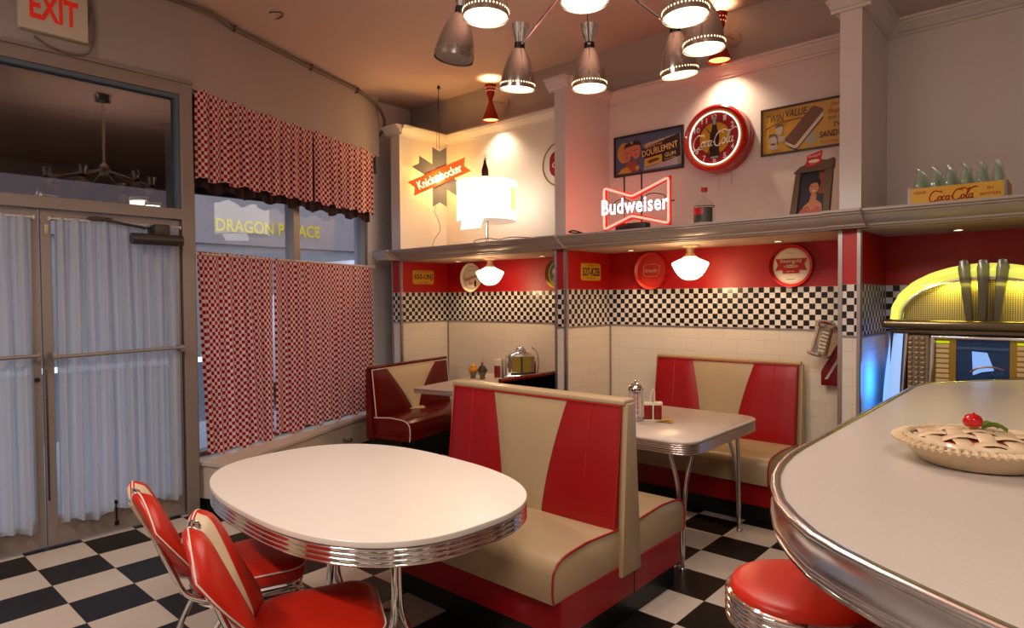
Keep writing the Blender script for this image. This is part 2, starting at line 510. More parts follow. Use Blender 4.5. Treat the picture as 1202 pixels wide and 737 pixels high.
# ledge: slab above the bays with a moulded front
bm = B()
prof = [(4.33, 1.945), (4.285, 1.945), (4.275, 1.955), (4.262, 1.957), (4.258, 1.967), (4.245, 1.972), (4.215, 1.985), (4.19, 2.003), (4.178, 2.018), (4.165, 2.02), (4.163, 2.03), (4.145, 2.032), (4.143, 2.046), (4.33, 2.046)]
xl, xr = -5.545, 3.0
prism(bm, prof, xl, xr, 'x')
for (a, b) in PX:                      # breaks forward at each pillar
    q = [(y-.035 if y < 4.33 else y, z) for y, z in prof]
    prism(bm, q, a-.045, b+.045, 'x')
prism(bm, [(-5.545, 1.945), (-5.56, 1.96), (-5.6, 1.985), (-5.63, 2.02), (-5.645, 2.03), (-5.645, 2.046), (-5.4, 2.046), (-5.4, 1.945)], 4.11, 4.9, 'y')
struct(finish(bm, 'trim_2', LEDGE, ang=25))
SOFF = mat('soffit_paint', '#bfa68e', .55)
bm = B()
for x0, x1 in ((-5.43, -3.358), (-3.246, -1.138), (-1.016, 3)):
    box(bm, x0, x1, 4.33, 5.0, 1.94, 2.03)
struct(finish(bm, 'trim_3', SOFF, smooth=False))

# crown moulding at the top of the white walls
cp = [(0, 3.275), (.012, 3.275), (.016, 3.29), (.03, 3.295), (.05, 3.325), (.068, 3.34), (.07, 3.352), (.085, 3.355), (.085, 3.372), (0, 3.372)]
bm = B()
for x0, x1 in ((-5.43, -3.358), (-3.246, -1.138), (-1.016, 3)):
    prism(bm, [(YB-o, z) for o, z in cp], x0, x1, 'x')
for (a, b) in PX:
    prism(bm, [(b+o, z) for o, z in cp], YC, YB, 'y')
    prism(bm, [(a-o, z) for o, z in cp], YC, YB, 'y')
    prism(bm, [(YC-o, z) for o, z in cp], a-.05, b+.05, 'x')
struct(finish(bm, 'trim_4', TRIM_W, ang=25))

# ------------------------------------------------------------------ entrance doors
FR0, FR1 = -.02, 1.95
bm = B()
fx0, fx1 = DW-.1, DW+.01
box(bm, fx0, fx1, 1.865, FR1, 0, 3.1, .004); box(bm, fx0, fx1, FR0, .045, 0, 3.1, .004)
box(bm, fx0+.003, fx1-.003, .04, 1.87, 2.995, 3.1, .002); box(bm, fx0+.003, fx1-.003, .04, 1.87, 2.115, 2.19, .002)
box(bm, fx1-.002, fx1+.012, FR0-.003, FR1+.003, 3.078, 3.103, .002)
box(bm, fx0, fx0+.02, 1.95, 1.99, 0, 3.1)
struct(finish(bm, 'trim_5', ALU, smooth=False))
# transom
bm = B(); box(bm, DW-.05, DW-.044, .045, 1.865, 2.19, 2.995)
struct(finish(bm, 'window_1', GLASS_T, smooth=False))
bm = B(); box(bm, fx0+.01, DW-.004, 1.838, 1.866, 2.189, 2.996); box(bm, fx0+.01, DW-.006, .045, 1.84, 2.967, 2.996)
struct(finish(bm, 'trim_6', mat('blue_grey_bead', '#56626c', .5), smooth=False))

def door(nm, y0, y1, hinge_right):
    d = bpy.data.objects.new(nm, None); COL.objects.link(d); d.location = (DW-.045, (y0+y1)/2, 0); struct(d)
    w = (y1-y0)/2
    bm = B(); x0, x1 = -.022, .022
    box(bm, x0, x1, -w, -w+.055, .01, 2.11, .003); box(bm, x0, x1, w-.055, w, .01, 2.11, .003)
    box(bm, x0+.002, x1-.002, -w+.05, w-.05, 2.05, 2.109, .001); box(bm, x0+.002, x1-.002, -w+.05, w-.05, .011, .19, .001)
    finish(bm, 'door_frame', ALU, d, smooth=False)
    bm = B(); box(bm, -.003, .003, -w+.055, w-.055, .19, 2.05); finish(bm, 'pane', GLASS, d, smooth=False)
    bm = B()
    tube(bm, [(.128, -w+.03, 1.20), (.128, w-.03, 1.215)], .012, 10)
    for yy in (-w+.035, w-.035): box(bm, .02, .134, yy-.012, yy+.012, 1.185, 1.23, .003)
    finish(bm, 'push_bar', ALU, d)
    return d
d1 = door('door_1', .06, 1.03, False)
d2 = door('door_2', 1.04, 1.86, True)
bm = B()   # overhead closer on the right leaf
box(bm, .10, .17, .07, .37, 1.93, 1.985, .018); tube(bm, [(.135, .06, 1.955), (.135, .38, 1.955)], .038, 16); box(bm, .02, .15, .2, .3, 1.98, 2.06, .01)
k = [v for v in bm.verts]
tube(bm, [(.05, .2, 2.0), (.06, .22, 2.03), (.1, .02, 2.05), (.07, -.12, 2.08)], .009, 8)
box(bm, .02, .08, -.16, -.03, 2.06, 2.085, .004); box(bm, .03, .07, .18, .24, 1.99, 2.035, .004)
finish(bm, 'door_closer', ALU_D, d2)
bm = B(); box(bm, .022, .03, -.39, -.37, 1.96, 2.02, .001); finish(bm, 'hinge', mat('pale_metal', '#b7aa92', .4, .4), d2)
bm = B(); tube(bm, [(.026, -.03, .2), (.028, -.03, .06)], .006, 8); lathe(bm, [(.012, -.012), (.015, 0), (.012, .012)], (.03, -.03, .205), 10)
box(bm, .02, .034, -.042, -.018, .05, .075); finish(bm, 'floor_bolt', BLACKP, d2)
bm = B(); box(bm, .02, .026, -.404, -.394, .3, 1.12, .0005); finish(bm, 'lock_stile', ALU_D, d2)
bm = B(); lathe(bm, [(.0, -.01), (.014, -.01), (.014, .01), (0, .01)], (.03, .458, 1.06), 14, 'x'); finish(bm, 'lock_cylinder', BLACKP, d1)

# curtains: folded sheets
def curtain(name, A, Bp, z0f, z1f, folds, amp, m, label, cat, normal, lean=0.0, seed=0, nu=220, nz=26, uvs=1.0, drift=.02, group=None, thick=True, gather=1.0, rods=None, u0=0.0):
    rnd = random.Random(seed)
    ph = [rnd.uniform(0, 6.28) for _ in range(6)]
    A = Vector(A); Bp = Vector(Bp); L = (Bp-A).length; d = (Bp-A).normalized(); n = Vector(normal).normalized()
    bm = B(); uvl = bm.loops.layers.uv.new('UVMap')
    grid = []; arc = 0; prevp = None
    us = []
    for i in range(nu+1):
        t = i/nu
        ww = t*folds*2*PI
        base = math.sin(ww+1.2*math.sin(t*9+ph[0])+ph[1])+.45*math.sin(1.73*ww+ph[2])+.3*math.sin(.47*ww+ph[3])
        p = (t*L, base*amp)
        if prevp: arc += math.hypot(p[0]-prevp[0], p[1]-prevp[1])
        prevp = p; us.append(arc)
        colm = []
        for j in range(nz+1):
            v = j/nz
            z0 = z0f(t); z1 = z1f(t)
            z = z1+(z0-z1)*v
            a = amp*(.35+.65*min(1, v*2.2))*gather
            lat = drift*math.sin(t*7+ph[4])*v
            off = base*a + .25*amp*math.sin(ww*2.3+v*3+ph[5])*(1-v)
            q = A+d*(t*L+lat*math.sin(PI*t)+lean*v*(1-t))+n*off
            colm.append(bm.verts.new((q.x, q.y, z)))
        grid.append(colm)
    for i in range(nu):
        for j in range(nz):
            f = bm.faces.new((grid[i][j], grid[i+1][j], grid[i+1][j+1], grid[i][j+1])); f.smooth = True
            for lp, (ii, jj) in zip(f.loops, ((i, j), (i+1, j), (i+1, j+1), (i, j+1))):
                lp[uvl].uv = (u0+us[ii]*uvs*1.22, grid[ii][jj].co.z*uvs*1.05)
    o = finish(bm, name, m, uv=True)
    tag(o, label, cat, group)
    return o

nrm = (1, 0)
curtain('door_curtain', (DW+.014, 1.105), (DW+.014, 1.835), lambda t: .14+.02*math.sin(t*19)+.02*t, lambda t: 2.065, 10.5, .021, SHEER,
        'white sheer curtain on the right door leaf, below the door closer', 'curtain', nrm, seed=3, nu=260, drift=.015)
curtain('door_curtain', (DW+.014, .13), (DW+.014, .985), lambda t: .13+.02*math.sin(t*17), lambda t: 2.065, 11, .021, SHEER,
        'white sheer curtain on the left door leaf, cut by the photo edge', 'curtain', nrm, seed=8, nu=260, drift=.015)
# rods with a hem band
for a, b, who in ((1.08, 1.85, 'right'), (.1, 1.0, 'left')):
    t = thing('curtain_rod', 'thin white rod holding up the sheer curtain of the %s door leaf' % who, 'curtain rod', (DW+.014, a, 2.055))
    bm = B(); tube(bm, [(0, 0, 0), (0, b-a, 0)], .005, 8); finish(bm, 'rod', TRIM_W, t)
    for yy in (0, b-a): bm = B(); box(bm, -.036, .004, yy-.004, yy+.004, -.012, .012); finish(bm, 'bracket', TRIM_W, t)

def W3(s, d=0): return wp(s, d)
curtain('cafe_curtain', W3(.05, -.02), W3(.84, -.02), lambda t: .385+.02*math.sin(t*21)-.02*t, lambda t: 1.905-.01*t, 7, .018, GINGHAM,
        'left panel of red and cream checked cafe curtain over the sill', 'curtain', WN, seed=1, nz=30, drift=.03, lean=.07)
curtain('cafe_curtain', W3(.845, -.02), W3(2.29, -.02), lambda t: .385+.018*math.sin(t*30), lambda t: 1.895-.02*t, 14, .016, GINGHAM,
        'wide right panel of red and cream checked cafe curtain behind dark red booth', 'curtain', WN, seed=2, nu=380, nz=30, drift=.03)
curtain('valance', W3(.03, .02), W3(1.33, .02), lambda t: 2.425+.012*math.sin(t*40), lambda t: 3.07+.01*math.sin(t*25), 12, .014, GINGHAM,
        'longer left half of the red checked valance at the window top', 'curtain', WN, seed=5, nu=320)
curtain('valance', W3(1.345, .02), W3(2.27, .02), lambda t: 2.43+.012*math.sin(t*30), lambda t: 3.075+.01*math.sin(t*25), 8, .014, GINGHAM,
        'shorter right half of the red checked valance, nearer the white pillar', 'curtain', WN, seed=6, nu=260)
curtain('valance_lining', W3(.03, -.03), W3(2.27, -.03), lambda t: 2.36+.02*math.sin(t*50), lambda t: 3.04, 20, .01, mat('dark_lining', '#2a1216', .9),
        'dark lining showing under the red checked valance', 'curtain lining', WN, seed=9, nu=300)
for z, w in ((3.055, 'valance'), (1.885, 'lower cafe curtains')):
    t = thing('curtain_rod', 'slim rod carrying the red checked %s' % w, 'curtain rod', (*wp(.0, 0), z), WA)
    bm = B(); tube(bm, [(-.02, .01, 0), (-.02, 2.36, 0)], .007, 8); finish(bm, 'rod', TRIM_W, t)
    for yy in (2.34, .01): bm = B(); box(bm, -.12, -.012, yy, yy+.014, -.015, .015); finish(bm, 'bracket', TRIM_W, t)

# shop window
bm = B(); prism(bm, [wp(.03, -.18), wp(2.38, -.18), wp(2.38, -.186), wp(.03, -.186)], .36, 3.06, 'z')
struct(finish(bm, 'window_2', GLASS, smooth=False))
bm = B()
for a, b in ((-.02, .05), (1.225, 1.305), (2.33, 2.385)):
    prism(bm, [wp(a, -.13), wp(b, -.13), wp(b, -.23), wp(a, -.23)], .33, 3.06, 'z')
prism(bm, [wp(0, -.13), wp(2.38, -.13), wp(2.38, -.23), wp(0, -.23)], .33, .39, 'z')
struct(finish(bm, 'trim_7', ALU, smooth=False))

# ------------------------------------------------------------------ outside
PAV = mat('pavement', '#8d9096', .8, vary=.1)
ROAD = mat('asphalt', '#54575e', .85, vary=.1)
bm = B(); prism(bm, [(-4.9, -14), (-8.5, -14), (-8.5, 26), (-6.35, 26), (-6.35, 5.1), (-4.9, 2.0)], -.1, -.02, 'z'); struct(finish(bm, 'ground_pavement', PAV, smooth=False))
bm = B(); box(bm, -18, -8.5, -14, 26, -.2, -.14); struct(finish(bm, 'ground_road', ROAD, smooth=False))
t = thing('shop_building', 'dark street building with yellow lettering seen through the window', 'building', (-18.0, 4, 0))
FAC = brick_mat('grey_brick', '#8c8480', '#7a7470', '#5c5854', .4, .12, .012, .8)
bm = B(); box(bm, -1, 0, -16, 30, 0, 3.1); finish(bm, 'ground_storey', mat('shopfront_dark', '#8d8480', .6, vary=.1), t, smooth=False)
bm = B(); box(bm, -1, .12, -16, 30, 3.1, 7.5); finish(bm, 'wall', mat('facade_paint', '#8d7e7a', .8, vary=.1), t, smooth=False)
bm = B(); box(bm, .05, .2, -16, 30, 4.72, 6.2); finish(bm, 'sign_board', mat('sign_board_grey', '#82716d', .6), t, smooth=False)
bm = B(); box(bm, 0, .7, 15.4, 30, 0, 7); finish(bm, 'brick_bay', FAC, t, smooth=False)
bm = B(); text_bm(bm, 'DRAGON PALACE', 3.2, .36, 0, 0, 0, .0, bold=.02); finish(bm, 'lettering', emit_mat('yellow_sign', '#d0bc20', .8), t, smooth=False, loc=(.22, 5.42, 3.62), rot=(0, 0, R(90)))

v = thing('van', 'pale van parked outside, its roof showing above the cafe curtains', 'van', (-10.4, 7.6, -.14), R(90))
side = [(-2.6, .35), (-2.65, 1.0), (-2.5, 1.25), (-1.9, 1.4), (-1.25, 2.15), (-.9, 2.38), (0, 2.47), (1.8, 2.47), (2.5, 2.38), (2.65, 2.1), (2.65, .35)]
bm = B(); prism(bm, side, -.95, .95, 'y', bev=.14); finish(bm, 'body', col('#cdbfc4', .2), v)
bm = B(); prism(bm, [(-1.75, 1.42), (-1.2, 2.02), (-.2, 2.1), (-.2, 1.42)], -.965, .965, 'y'); finish(bm, 'windows', col('#20242c', .1), v, smooth=False)
for x in (-1.7, 1.7):
    for y in (-.88, .88):
        bm = B(); lathe(bm, [(0, -.1), (.3, -.1), (.33, -.05), (.33, .05), (.3, .1), (0, .1)], (x, y, .33), 20, 'y'); finish(bm, 'wheel', BLACKP, v)
# shop-front awning over the door outside
t = thing('awning', 'dark slatted awning above the entrance outside', 'awning', (-4.95, 1.0, 3.0))
AWL = [(-.0, -3.2), (.0, .9), (-1.05, 2.9), (-1.5, 2.9), (-1.5, -3.2)]
bm = B(); prism(bm, AWL, .12, .2, 'z')
finish(bm, 'roof_panel', mat('awning_brown', '#3c2a24', .8), t, smooth=False)
bm = B(); box(bm, -1.56, -1.5, -3.2, 2.9, -.42, .2); finish(bm, 'fascia', mat('awning_fascia', '#2c1c18', .8), t, smooth=False)

# ------------------------------------------------------------------ exit sign, conduit, ceiling bits
t = thing('exit_sign', 'white EXIT sign with red letters above the doors', 'sign', (DW, 1.125, 3.18), R(90))
bm = B(); box(bm, -.18, .18, -.045, 0, 0, .27, .006); finish(bm, 'housing', mat('sign_cream', '#c9bca6', .5), t, smooth=False)
bm = B(); text_bm(bm, 'EXIT', .25, .16, 0, .15, -.046, bold=.03); finish(bm, 'lettering', mat('exit_red', '#c42416', .5, emit='#d02812', es=.25), t, smooth=False)
bm = B(); tube(bm, [(.16, -.03, .02), (.19, -.02, .15), (.2, -.02, .3), (.19, -.02, .45)], .006, 6, sub=4)
tube(bm, [(-.1, -.02, -.03), (-.02, -.03, -.075), (.08, -.03, -.09), (.18, -.03, -.06), (.215, -.02, .05), (.215, -.02, .2), (.19, -.02, .42), (.19, -.02, .55)], .007, 6, sub=5)
finish(bm, 'cord', mat('grey_cable', '#6d6257', .6), t)
CABLE = mat('conduit', '#6e5e50', .5)
bm = B()
pts = [(DW+.02, -3.3, 3.625), (DW+.02, 0, 3.625), (DW+.015, 1.9, 3.64)]+[(*wp(s, .03), 3.635) for s in (.4, 1.0, 1.5, 2.0)]+[(*wp(2.3, .03), 3.6), (*wp(2.45, .03), 3.52), (*wp(2.5, .02), 3.4), (*wp(2.5, -.1), 3.2), (*wp(2.5, -.1), 2.9)]
tube(bm, pts, .016, 8, sub=4)
for s in (.4, 1.3, 2.0): box(bm, wp(s, .03)[0]-.03, wp(s, .03)[0]+.03, wp(s, .03)[1]-.006, wp(s, .03)[1]+.006, 3.61, 3.66)
tag(finish(bm, 'conduit', CABLE), 'brown conduit pipe running along the wall and ceiling joint above the window', 'pipe')
t = thing('ceiling_hook', 'wire loop hanging from a hook on the ceiling above the doors', 'hook', (-4.75, 2.55, 3.75))
bm = B(); lathe(bm, [(.0, .0), (.012, .0), (.012, .015), (.006, .04), (.0, .04)], (0, 0, 0), 10); finish(bm, 'hook', ALU_D, t)
bm = B(); tube(bm, [(.07*math.cos(a*PI/6)+.06, .05*math.sin(a*PI/6), -.01+.004*math.sin(a)) for a in range(12)], .004, 6, closed=True); tube(bm, [(0, 0, .0), (-.05, .0, .01), (-.12, .12, .02)], .002, 5); finish(bm, 'wire_loop', mat('dark_wire', '#1e1712', .5), t)
bm = B(); tube(bm, [(-2.9, 3.6, 3.78), (-2.55, 3.7, 3.765), (-2.2, 3.62, 3.77), (-1.8, 3.5, 3.78), (-.8, 3.2, 3.785)], .006, 6, sub=4); tube(bm, [(-2.9, 3.6, 3.785), (-2.9, 3.6, 3.74), (-2.88, 3.62, 3.72)], .008, 6)
tag(finish(bm, 'ceiling_cable', mat('grey_cable', '#6d6257', .6)), 'thin cable looped across the ceiling beyond the chandelier', 'cable')
t = thing('gas_valve', 'small brass pipe stub on the low wall under the window', 'valve', (-5.262, 3.5, .2), R(26))
bm = B(); tube(bm, [(-.03, 0, 0), (.05, 0, 0)], .012, 8); lathe(bm, [(0, -.02), (.02, -.02), (.02, .02), (0, .02)], (.05, 0, .0), 10, 'x'); finish(bm, 'stub', mat('old_brass', '#8f7a55', .4, .8), t)

# ------------------------------------------------------------------ booths
def panel(bm, xl, xr, z0, z1, yb, yt, mi=0, puff=.012, nu=8, nv=10, y1=0.0):
    """upholstered panel: xl/xr are functions of t (0 bottom .. 1 top)"""
    G = []
    for j in range(nv+1):
        t = j/nv; a, b = xl(t), xr(t); row = []
        for i in range(nu+1):
            u = i/nu
            e = min(1, 1-(abs(2*u-1))**6)*min(1, 1-(abs(2*t-1))**8)
            y = yb+(yt-yb)*t-puff*math.sqrt(max(0, e))
            row.append(bm.verts.new((a+(b-a)*u, y, z0+(z1-z0)*t)))
        G.append(row)
    for j in range(nv):
        for i in range(nu):
            f = bm.faces.new((G[j][i], G[j][i+1], G[j+1][i+1], G[j+1][i])); f.material_index = mi
    loop = G[0]+[G[j][-1] for j in range(1, nv+1)]+G[-1][::-1][1:]+[G[j][0] for j in range(nv-1, 0, -1)]
    back = [bm.verts.new((v.co.x, y1, v.co.z)) for v in loop]
    n = len(loop)
    for i in range(n):
        f = bm.faces.new((loop[i], back[i], back[(i+1) % n], loop[(i+1) % n])); f.material_index = mi
    f = bm.faces.new(back); f.material_index = mi

def rotz(objs, a):
    for o in objs: o.rotation_euler = (0, 0, a)

def booth_half(p, W, rz, c, seatd=.575, seatz=(.28, .46), top=1.03, vt=.25, vb=.13, yb=-.11, yt=-.04, seam=True, wedge=False):
    """c: dict red, tan, seat, pipe"""
    w = W/2; z0, z1 = seatz; objs = []
    # seat cushion
    y0 = -seatd; yr = -.06
    pr = [(yr, z0), (y0+.005, z0), (y0-.004, z0+.05), (y0, z1-.06), (y0+.015, z1-.03), (y0+.04, z1-.01), (y0+.09, z1+.004), (y0+.2, z1+.012), ((y0+yr)/2, z1+.014), (yr, z1)]
    bm = B(); prism(bm, pr, -w+.012, w-.012, 'x', bev=.006)
    seat = finish(bm, 'seat', c['seat'], p, ang=50); objs.append(seat)
    if wedge:
        bm = B(); prism(bm, [(-.13, yr), (.13, yr), (.02, yr-.14), (-.02, yr-.14)], z1+.008, z1+.0165, 'z'); o = finish(bm, 'seat_inset', c['tan'], p, smooth=False); objs.append(o)
    for sx in (-w+.012, w-.012):
        bm = B(); tube(bm, [(sx, y, z) for y, z in pr[1:-1]]+[(sx, yr-.02, z1)], .005, 6, sub=3)
        o = finish(bm, 'seat_piping', c['pipe'], p); objs.append(o)
    # backrest panels
    zb = z1-.02
    cl = lambda t: -(vb+(vt-vb)*t**1.25)
    cr = lambda t: (vb+(vt-vb)*t**1.6)
    g = .002
    bm = B(); panel(bm, lambda t: -w+.02, lambda t: cl(t)-g, zb, top, yb, yt); o = finish(bm, 'backrest_panel', c['red'], p, ang=60); objs.append(o)
    bm = B(); panel(bm, lambda t: cr(t)+g, lambda t: w-.02, zb, top, yb, yt); o = finish(bm, 'backrest_panel', c['red'], p, ang=60); objs.append(o)
    bm = B(); panel(bm, cl, cr, zb, top, yb, yt); o = finish(bm, 'backrest_inset', c['tan'], p, ang=60); o['label'] = 'tan centre inset'; objs.append(o)
    if seam:
        for s in (-1, 1):
            bm = B(); pts = []
            for j in range(9):
                t = j/8; xe = (-w+.02, cl(t)) if s < 0 else (cr(t), w-.02)
                f = .5+.12*(1-t)*(-s)*(-1)
                x = xe[0]+(xe[1]-xe[0])*f
                if t > .35: pts.append((x, yb+(yt-yb)*t-.0125*(1 if t < .99 else .3), zb+(top-zb)*t))
            tube(bm, pts, .0028, 6); o = finish(bm, 'seam', c['seam'], p); objs.append(o)
    bm = B()
    tube(bm, [(-w+.02, yt-.004, top), (w-.02, yt-.004, top)], .005, 6)
    for s in (-1, 1): tube(bm, [(s*(w-.02), yb+(yt-yb)*t-.002, zb+(top-zb)*t) for t in (0, .5, 1)], .005, 6)
    o = finish(bm, 'back_piping', c['pipe2'], p); objs.append(o)
    rotz(objs, rz)

CB = dict(red=RED_V, tan=TAN_V, seat=TAN_V, pipe=PIPE_R, pipe2=PIPE_R, seam=mat('red_seam', '#b0141a', .4))
def booth_common(p, W, y0, y1, single, c, top=1.03, kick=.12, base=None, panelmat=None, ky=.05):
    w = W/2; base = base or RED_V; panelmat = panelmat or TAN_V
    bm = B(); box(bm, -w+.03, w-.03, y0+ky+.03, y1-(0 if single else ky+.03), 0, kick); finish(bm, 'toe_kick', BLACK, p, smooth=False)
    bm = B(); box(bm, -w+.008, w-.008, y0+ky, (y1 if single else y1-ky), kick, .285, .006); finish(bm, 'base', base, p, smooth=False)
    # end panels, narrower at the top
    if single: o = [(-.085, .24), (.0, .24), (.0, top+.012), (-.03, top+.012)]
    else: o = [(-.085, .24), (.085, .24), (.033, top+.012), (-.033, top+.012)]
    for s in (-1, 1):
        bm = B(); prism(bm, o, s*(w-.022), s*(w+.012), 'x', bev=.005); finish(bm, 'end_panel', panelmat, p, smooth=True, ang=30)
    bm = B(); box(bm, -w+.0, w-.0, -.046, (.0 if single else .046), top+.002, top+.032, .01, 3); finish(bm, 'top_rail', panelmat, p, ang=50)
    bm = B(); box(bm, -w+.022, w-.022, -.03, (.0 if single else .03), .285, top); finish(bm, 'core', base, p, smooth=False)

main = thing('booth', 'double-sided red and tan diner booth between the oval table and the rectangular table', 'booth', (-2.18, 2.62, 0))
booth_common(main, 1.17, -.575, .575, False, CB)
booth_half(main, 1.17, 0, CB); booth_half(main, 1.17, PI, CB)
bm = B(); box(bm, .572, .579, .05, .054, .12, .24); finish(bm, 'base_joint', mat('joint_dark', '#400406', .6), main, smooth=False)

far = thing('booth', 'single red and tan booth standing against the tiled back wall', 'booth', (-2.12, 4.93, 0))
booth_common(far, 1.17, -.66, 0, True, CB)
booth_half(far, 1.17, 0, CB, seatd=.66, yb=-.16, yt=-.06)

CD = dict(red=RED_DK, tan=CREAM_D, seat=RED_DK, pipe=PIPE_W, pipe2=PIPE_W, seam=RED_DK)
d = Vector((-math.sin(R(11.5)), math.cos(R(11.5))))
mid = Vector((-4.99, 3.55))+d*.62
b1 = thing('booth', 'dark red glossy booth with cream V below the window curtain', 'booth', (mid.x, mid.y, 0), R(90+11.5))
booth_common(b1, 1.22, -.5, 0, True, CD, top=.88, kick=.25, base=RED_DK, panelmat=RED_DK, ky=.08)
booth_half(b1, 1.22, 0, CD, seatd=.5, seatz=(.255, .44), top=.88, vt=.385, vb=.045, yb=-.1, yt=-.05, seam=False, wedge=True)
b2 = thing('booth', 'dark red booth back just left of the middle pillar, mostly hidden', 'booth', (-3.375, 4.28, 0), R(-90))
booth_common(b2, 1.22, -.5, 0, True, CD, top=.88, kick=.25, base=RED_DK, panelmat=RED_DK, ky=.08)
booth_half(b2, 1.22, 0, CD, seatd=.5, seatz=(.255, .44), top=.88, vt=.385, vb=.045, yb=-.1, yt=-.05, seam=False)

# ------------------------------------------------------------------ tables
def superell(a, b, n, k=96):
    pts = []
    for i in range(k):
        t = 2*PI*i/k; c, s = math.cos(t), math.sin(t)
        pts.append((a*math.copysign(abs(c)**(2/n), c), b*math.copysign(abs(s)**(2/n), s)))
    return pts
def offset_scale(pts, d):
    out = []; n = len(pts)
    for i in range(n):
        p0 = Vector(pts[i-1]); p1 = Vector(pts[(i+1) % n]); t = (p1-p0).normalized()
        out.append((pts[i][0]+t.y*d, pts[i][1]-t.x*d))
    return out
def loft(bm, outline, prof, mi=0, cap_top=False, cap_bot=False):
    rings = []
    for q in prof:
        if q[0] == 's': rings.append([bm.verts.new((x*q[1], y*q[1], q[2])) for x, y in outline])
        else: rings.append([bm.verts.new((x, y, q[1])) for x, y in offset_scale(outline, q[0])])
    n = len(outline)
    for A, C in zip(rings, rings[1:]):
        for i in range(n):
            f = bm.faces.new((A[i], A[(i+1) % n], C[(i+1) % n], C[i])); f.material_index = mi
    if cap_bot: bm.faces.new(rings[0]).material_index = mi
    if cap_top: bm.faces.new(rings[-1]).material_index = mi

def ribs(z0, z1, n, d=.006):
    pr = []
    h = (z1-z0)/n
    for i in range(n):
        for k in range(7):
            a = k/6
            pr.append((-.004+d*math.sin(PI*a), z0+h*(i+.08+.84*a)))
    return pr

def leg_hairpin(bm, fx, fy, tz, dx, dy, r=.013):
    for s in (-1, 1):
        tx, ty = dx+s*dy*1.1, dy-s*dx*1.1
        tube(bm, [(fx-tx*1.0, fy-ty*1.0, tz), (fx-tx*.85, fy-ty*.85, tz-.06), (fx-tx*.4, fy-ty*.4, tz*.72), (fx-tx*.15, fy-ty*.15, tz*.45), (fx-tx*.08-.0, fy-ty*.08, tz*.2), (fx+s*dy*.06, fy-s*dx*.06, .012)], r, 10, sub=5)
    lathe(bm, [(0, 0), (.02, 0), (.02, .012), (.014, .02), (0, .02)], (fx, fy, 0), 12)

# oval table
tb = thing('dinette_table', 'white oval dinette table with ribbed chrome edge in the foreground', 'table', (-2.315, 1.62, 0))
ol = superell(.768, .522, 2.58, 128)
tb.rotation_euler = (0, 0, R(-3))
bm = B(); loft(bm, ol, [(-.03, .741), (-.001, .741), (0, .743), (0, .760), (-.002, .7625)], cap_top=True, cap_bot=True)
finish(bm, 'tabletop', WHITE_LAM, tb, ang=30)
bm = B(); loft(bm, ol, [(-.026, .672)]+[(o-.006, z) for o, z in ribs(.672, .741, 4, .009)]+[(-.026, .741)]); finish(bm, 'chrome_edge', CHROME, tb, ang=60)
for sx in (-1, 1):
    for k in (-1, 1):
        bm = B(); x0 = sx*.25
        tube(bm, [(x0-k*.03, k*.03, .70), (x0-k*.028, k*.03, .5), (x0-k*.03, k*.031, .34), (x0-k*.02, k*.045, .22), (x0+k*.02, k*.11, .10), (x0+k*.03, k*.24, .03), (x0+k*.03, k*.33, .013)], .0155, 12, sub=5)
        lathe(bm, [(0, 0), (.018, 0), (.018, .012), (0, .014)], (x0+k*.03, k*.33, 0), 12)
        finish(bm, 'leg', CHROME, tb)
bm = B(); box(bm, -.42, .42, -.24, .24, .69, .74); finish(bm, 'underframe', BLACKP, tb, smooth=False)

# rectangular table at the red booths
GREY_RIB = mat('ribbed_aluminium', '#b9aba3', .22, .9)
tb2 = thing('dinette_table', 'grey rectangular dinette table between the two red and tan booths', 'table', (-2.17, 3.71, 0))
ol = rrect(1.2, 1.02, .13, n=10)
bm = B(); loft(bm, ol, [(-.03, .735), (-.002, .735), (0, .738), (0, .747), (-.003, .75)], cap_top=True, cap_bot=True)
finish(bm, 'tabletop', GREY_LAM, tb2, ang=50)
bm = B(); loft(bm, ol, [(-.02, .672)]+ribs(.672, .735, 5, .005)+[(-.02, .735)]); finish(bm, 'chrome_edge', GREY_RIB, tb2, ang=60)
for sx in (-1, 1):
    for sy in (-1, 1):
        bm = B(); leg_hairpin(bm, sx*.495, sy*.40, .69, sx*.035, sy*.05, .012); finish(bm, 'leg', CHROME2, tb2)
# table in the left bay
tb1 = thing('dinette_table', 'pale rectangular table in front of the dark red booth, partly hidden', 'table', (-4.16, 4.28, 0), R(11.5))
ol = rrect(.72, 1.2, .03, n=6)
bm = B(); loft(bm, ol, [(-.03, .715), (-.002, .715), (0, .72), (0, .755), (-.004, .76)], cap_top=True, cap_bot=True)
finish(bm, 'tabletop', GREY_LAM, tb1, ang=50)
bm = B(); loft(bm, ol, [(.001, .718), (.003, .722), (.003, .752), (.001, .756)]); finish(bm, 'chrome_edge', CHROME2, tb1)
bm = B(); tube(bm, [(0, .2, 0), (0, .2, .715)], .035, 14); lathe(bm, [(0, 0), (.2, 0), (.2, .015), (.05, .04), (.0, .05)], (0, .2, 0), 28); finish(bm, 'pedestal', CHROME2, tb1)

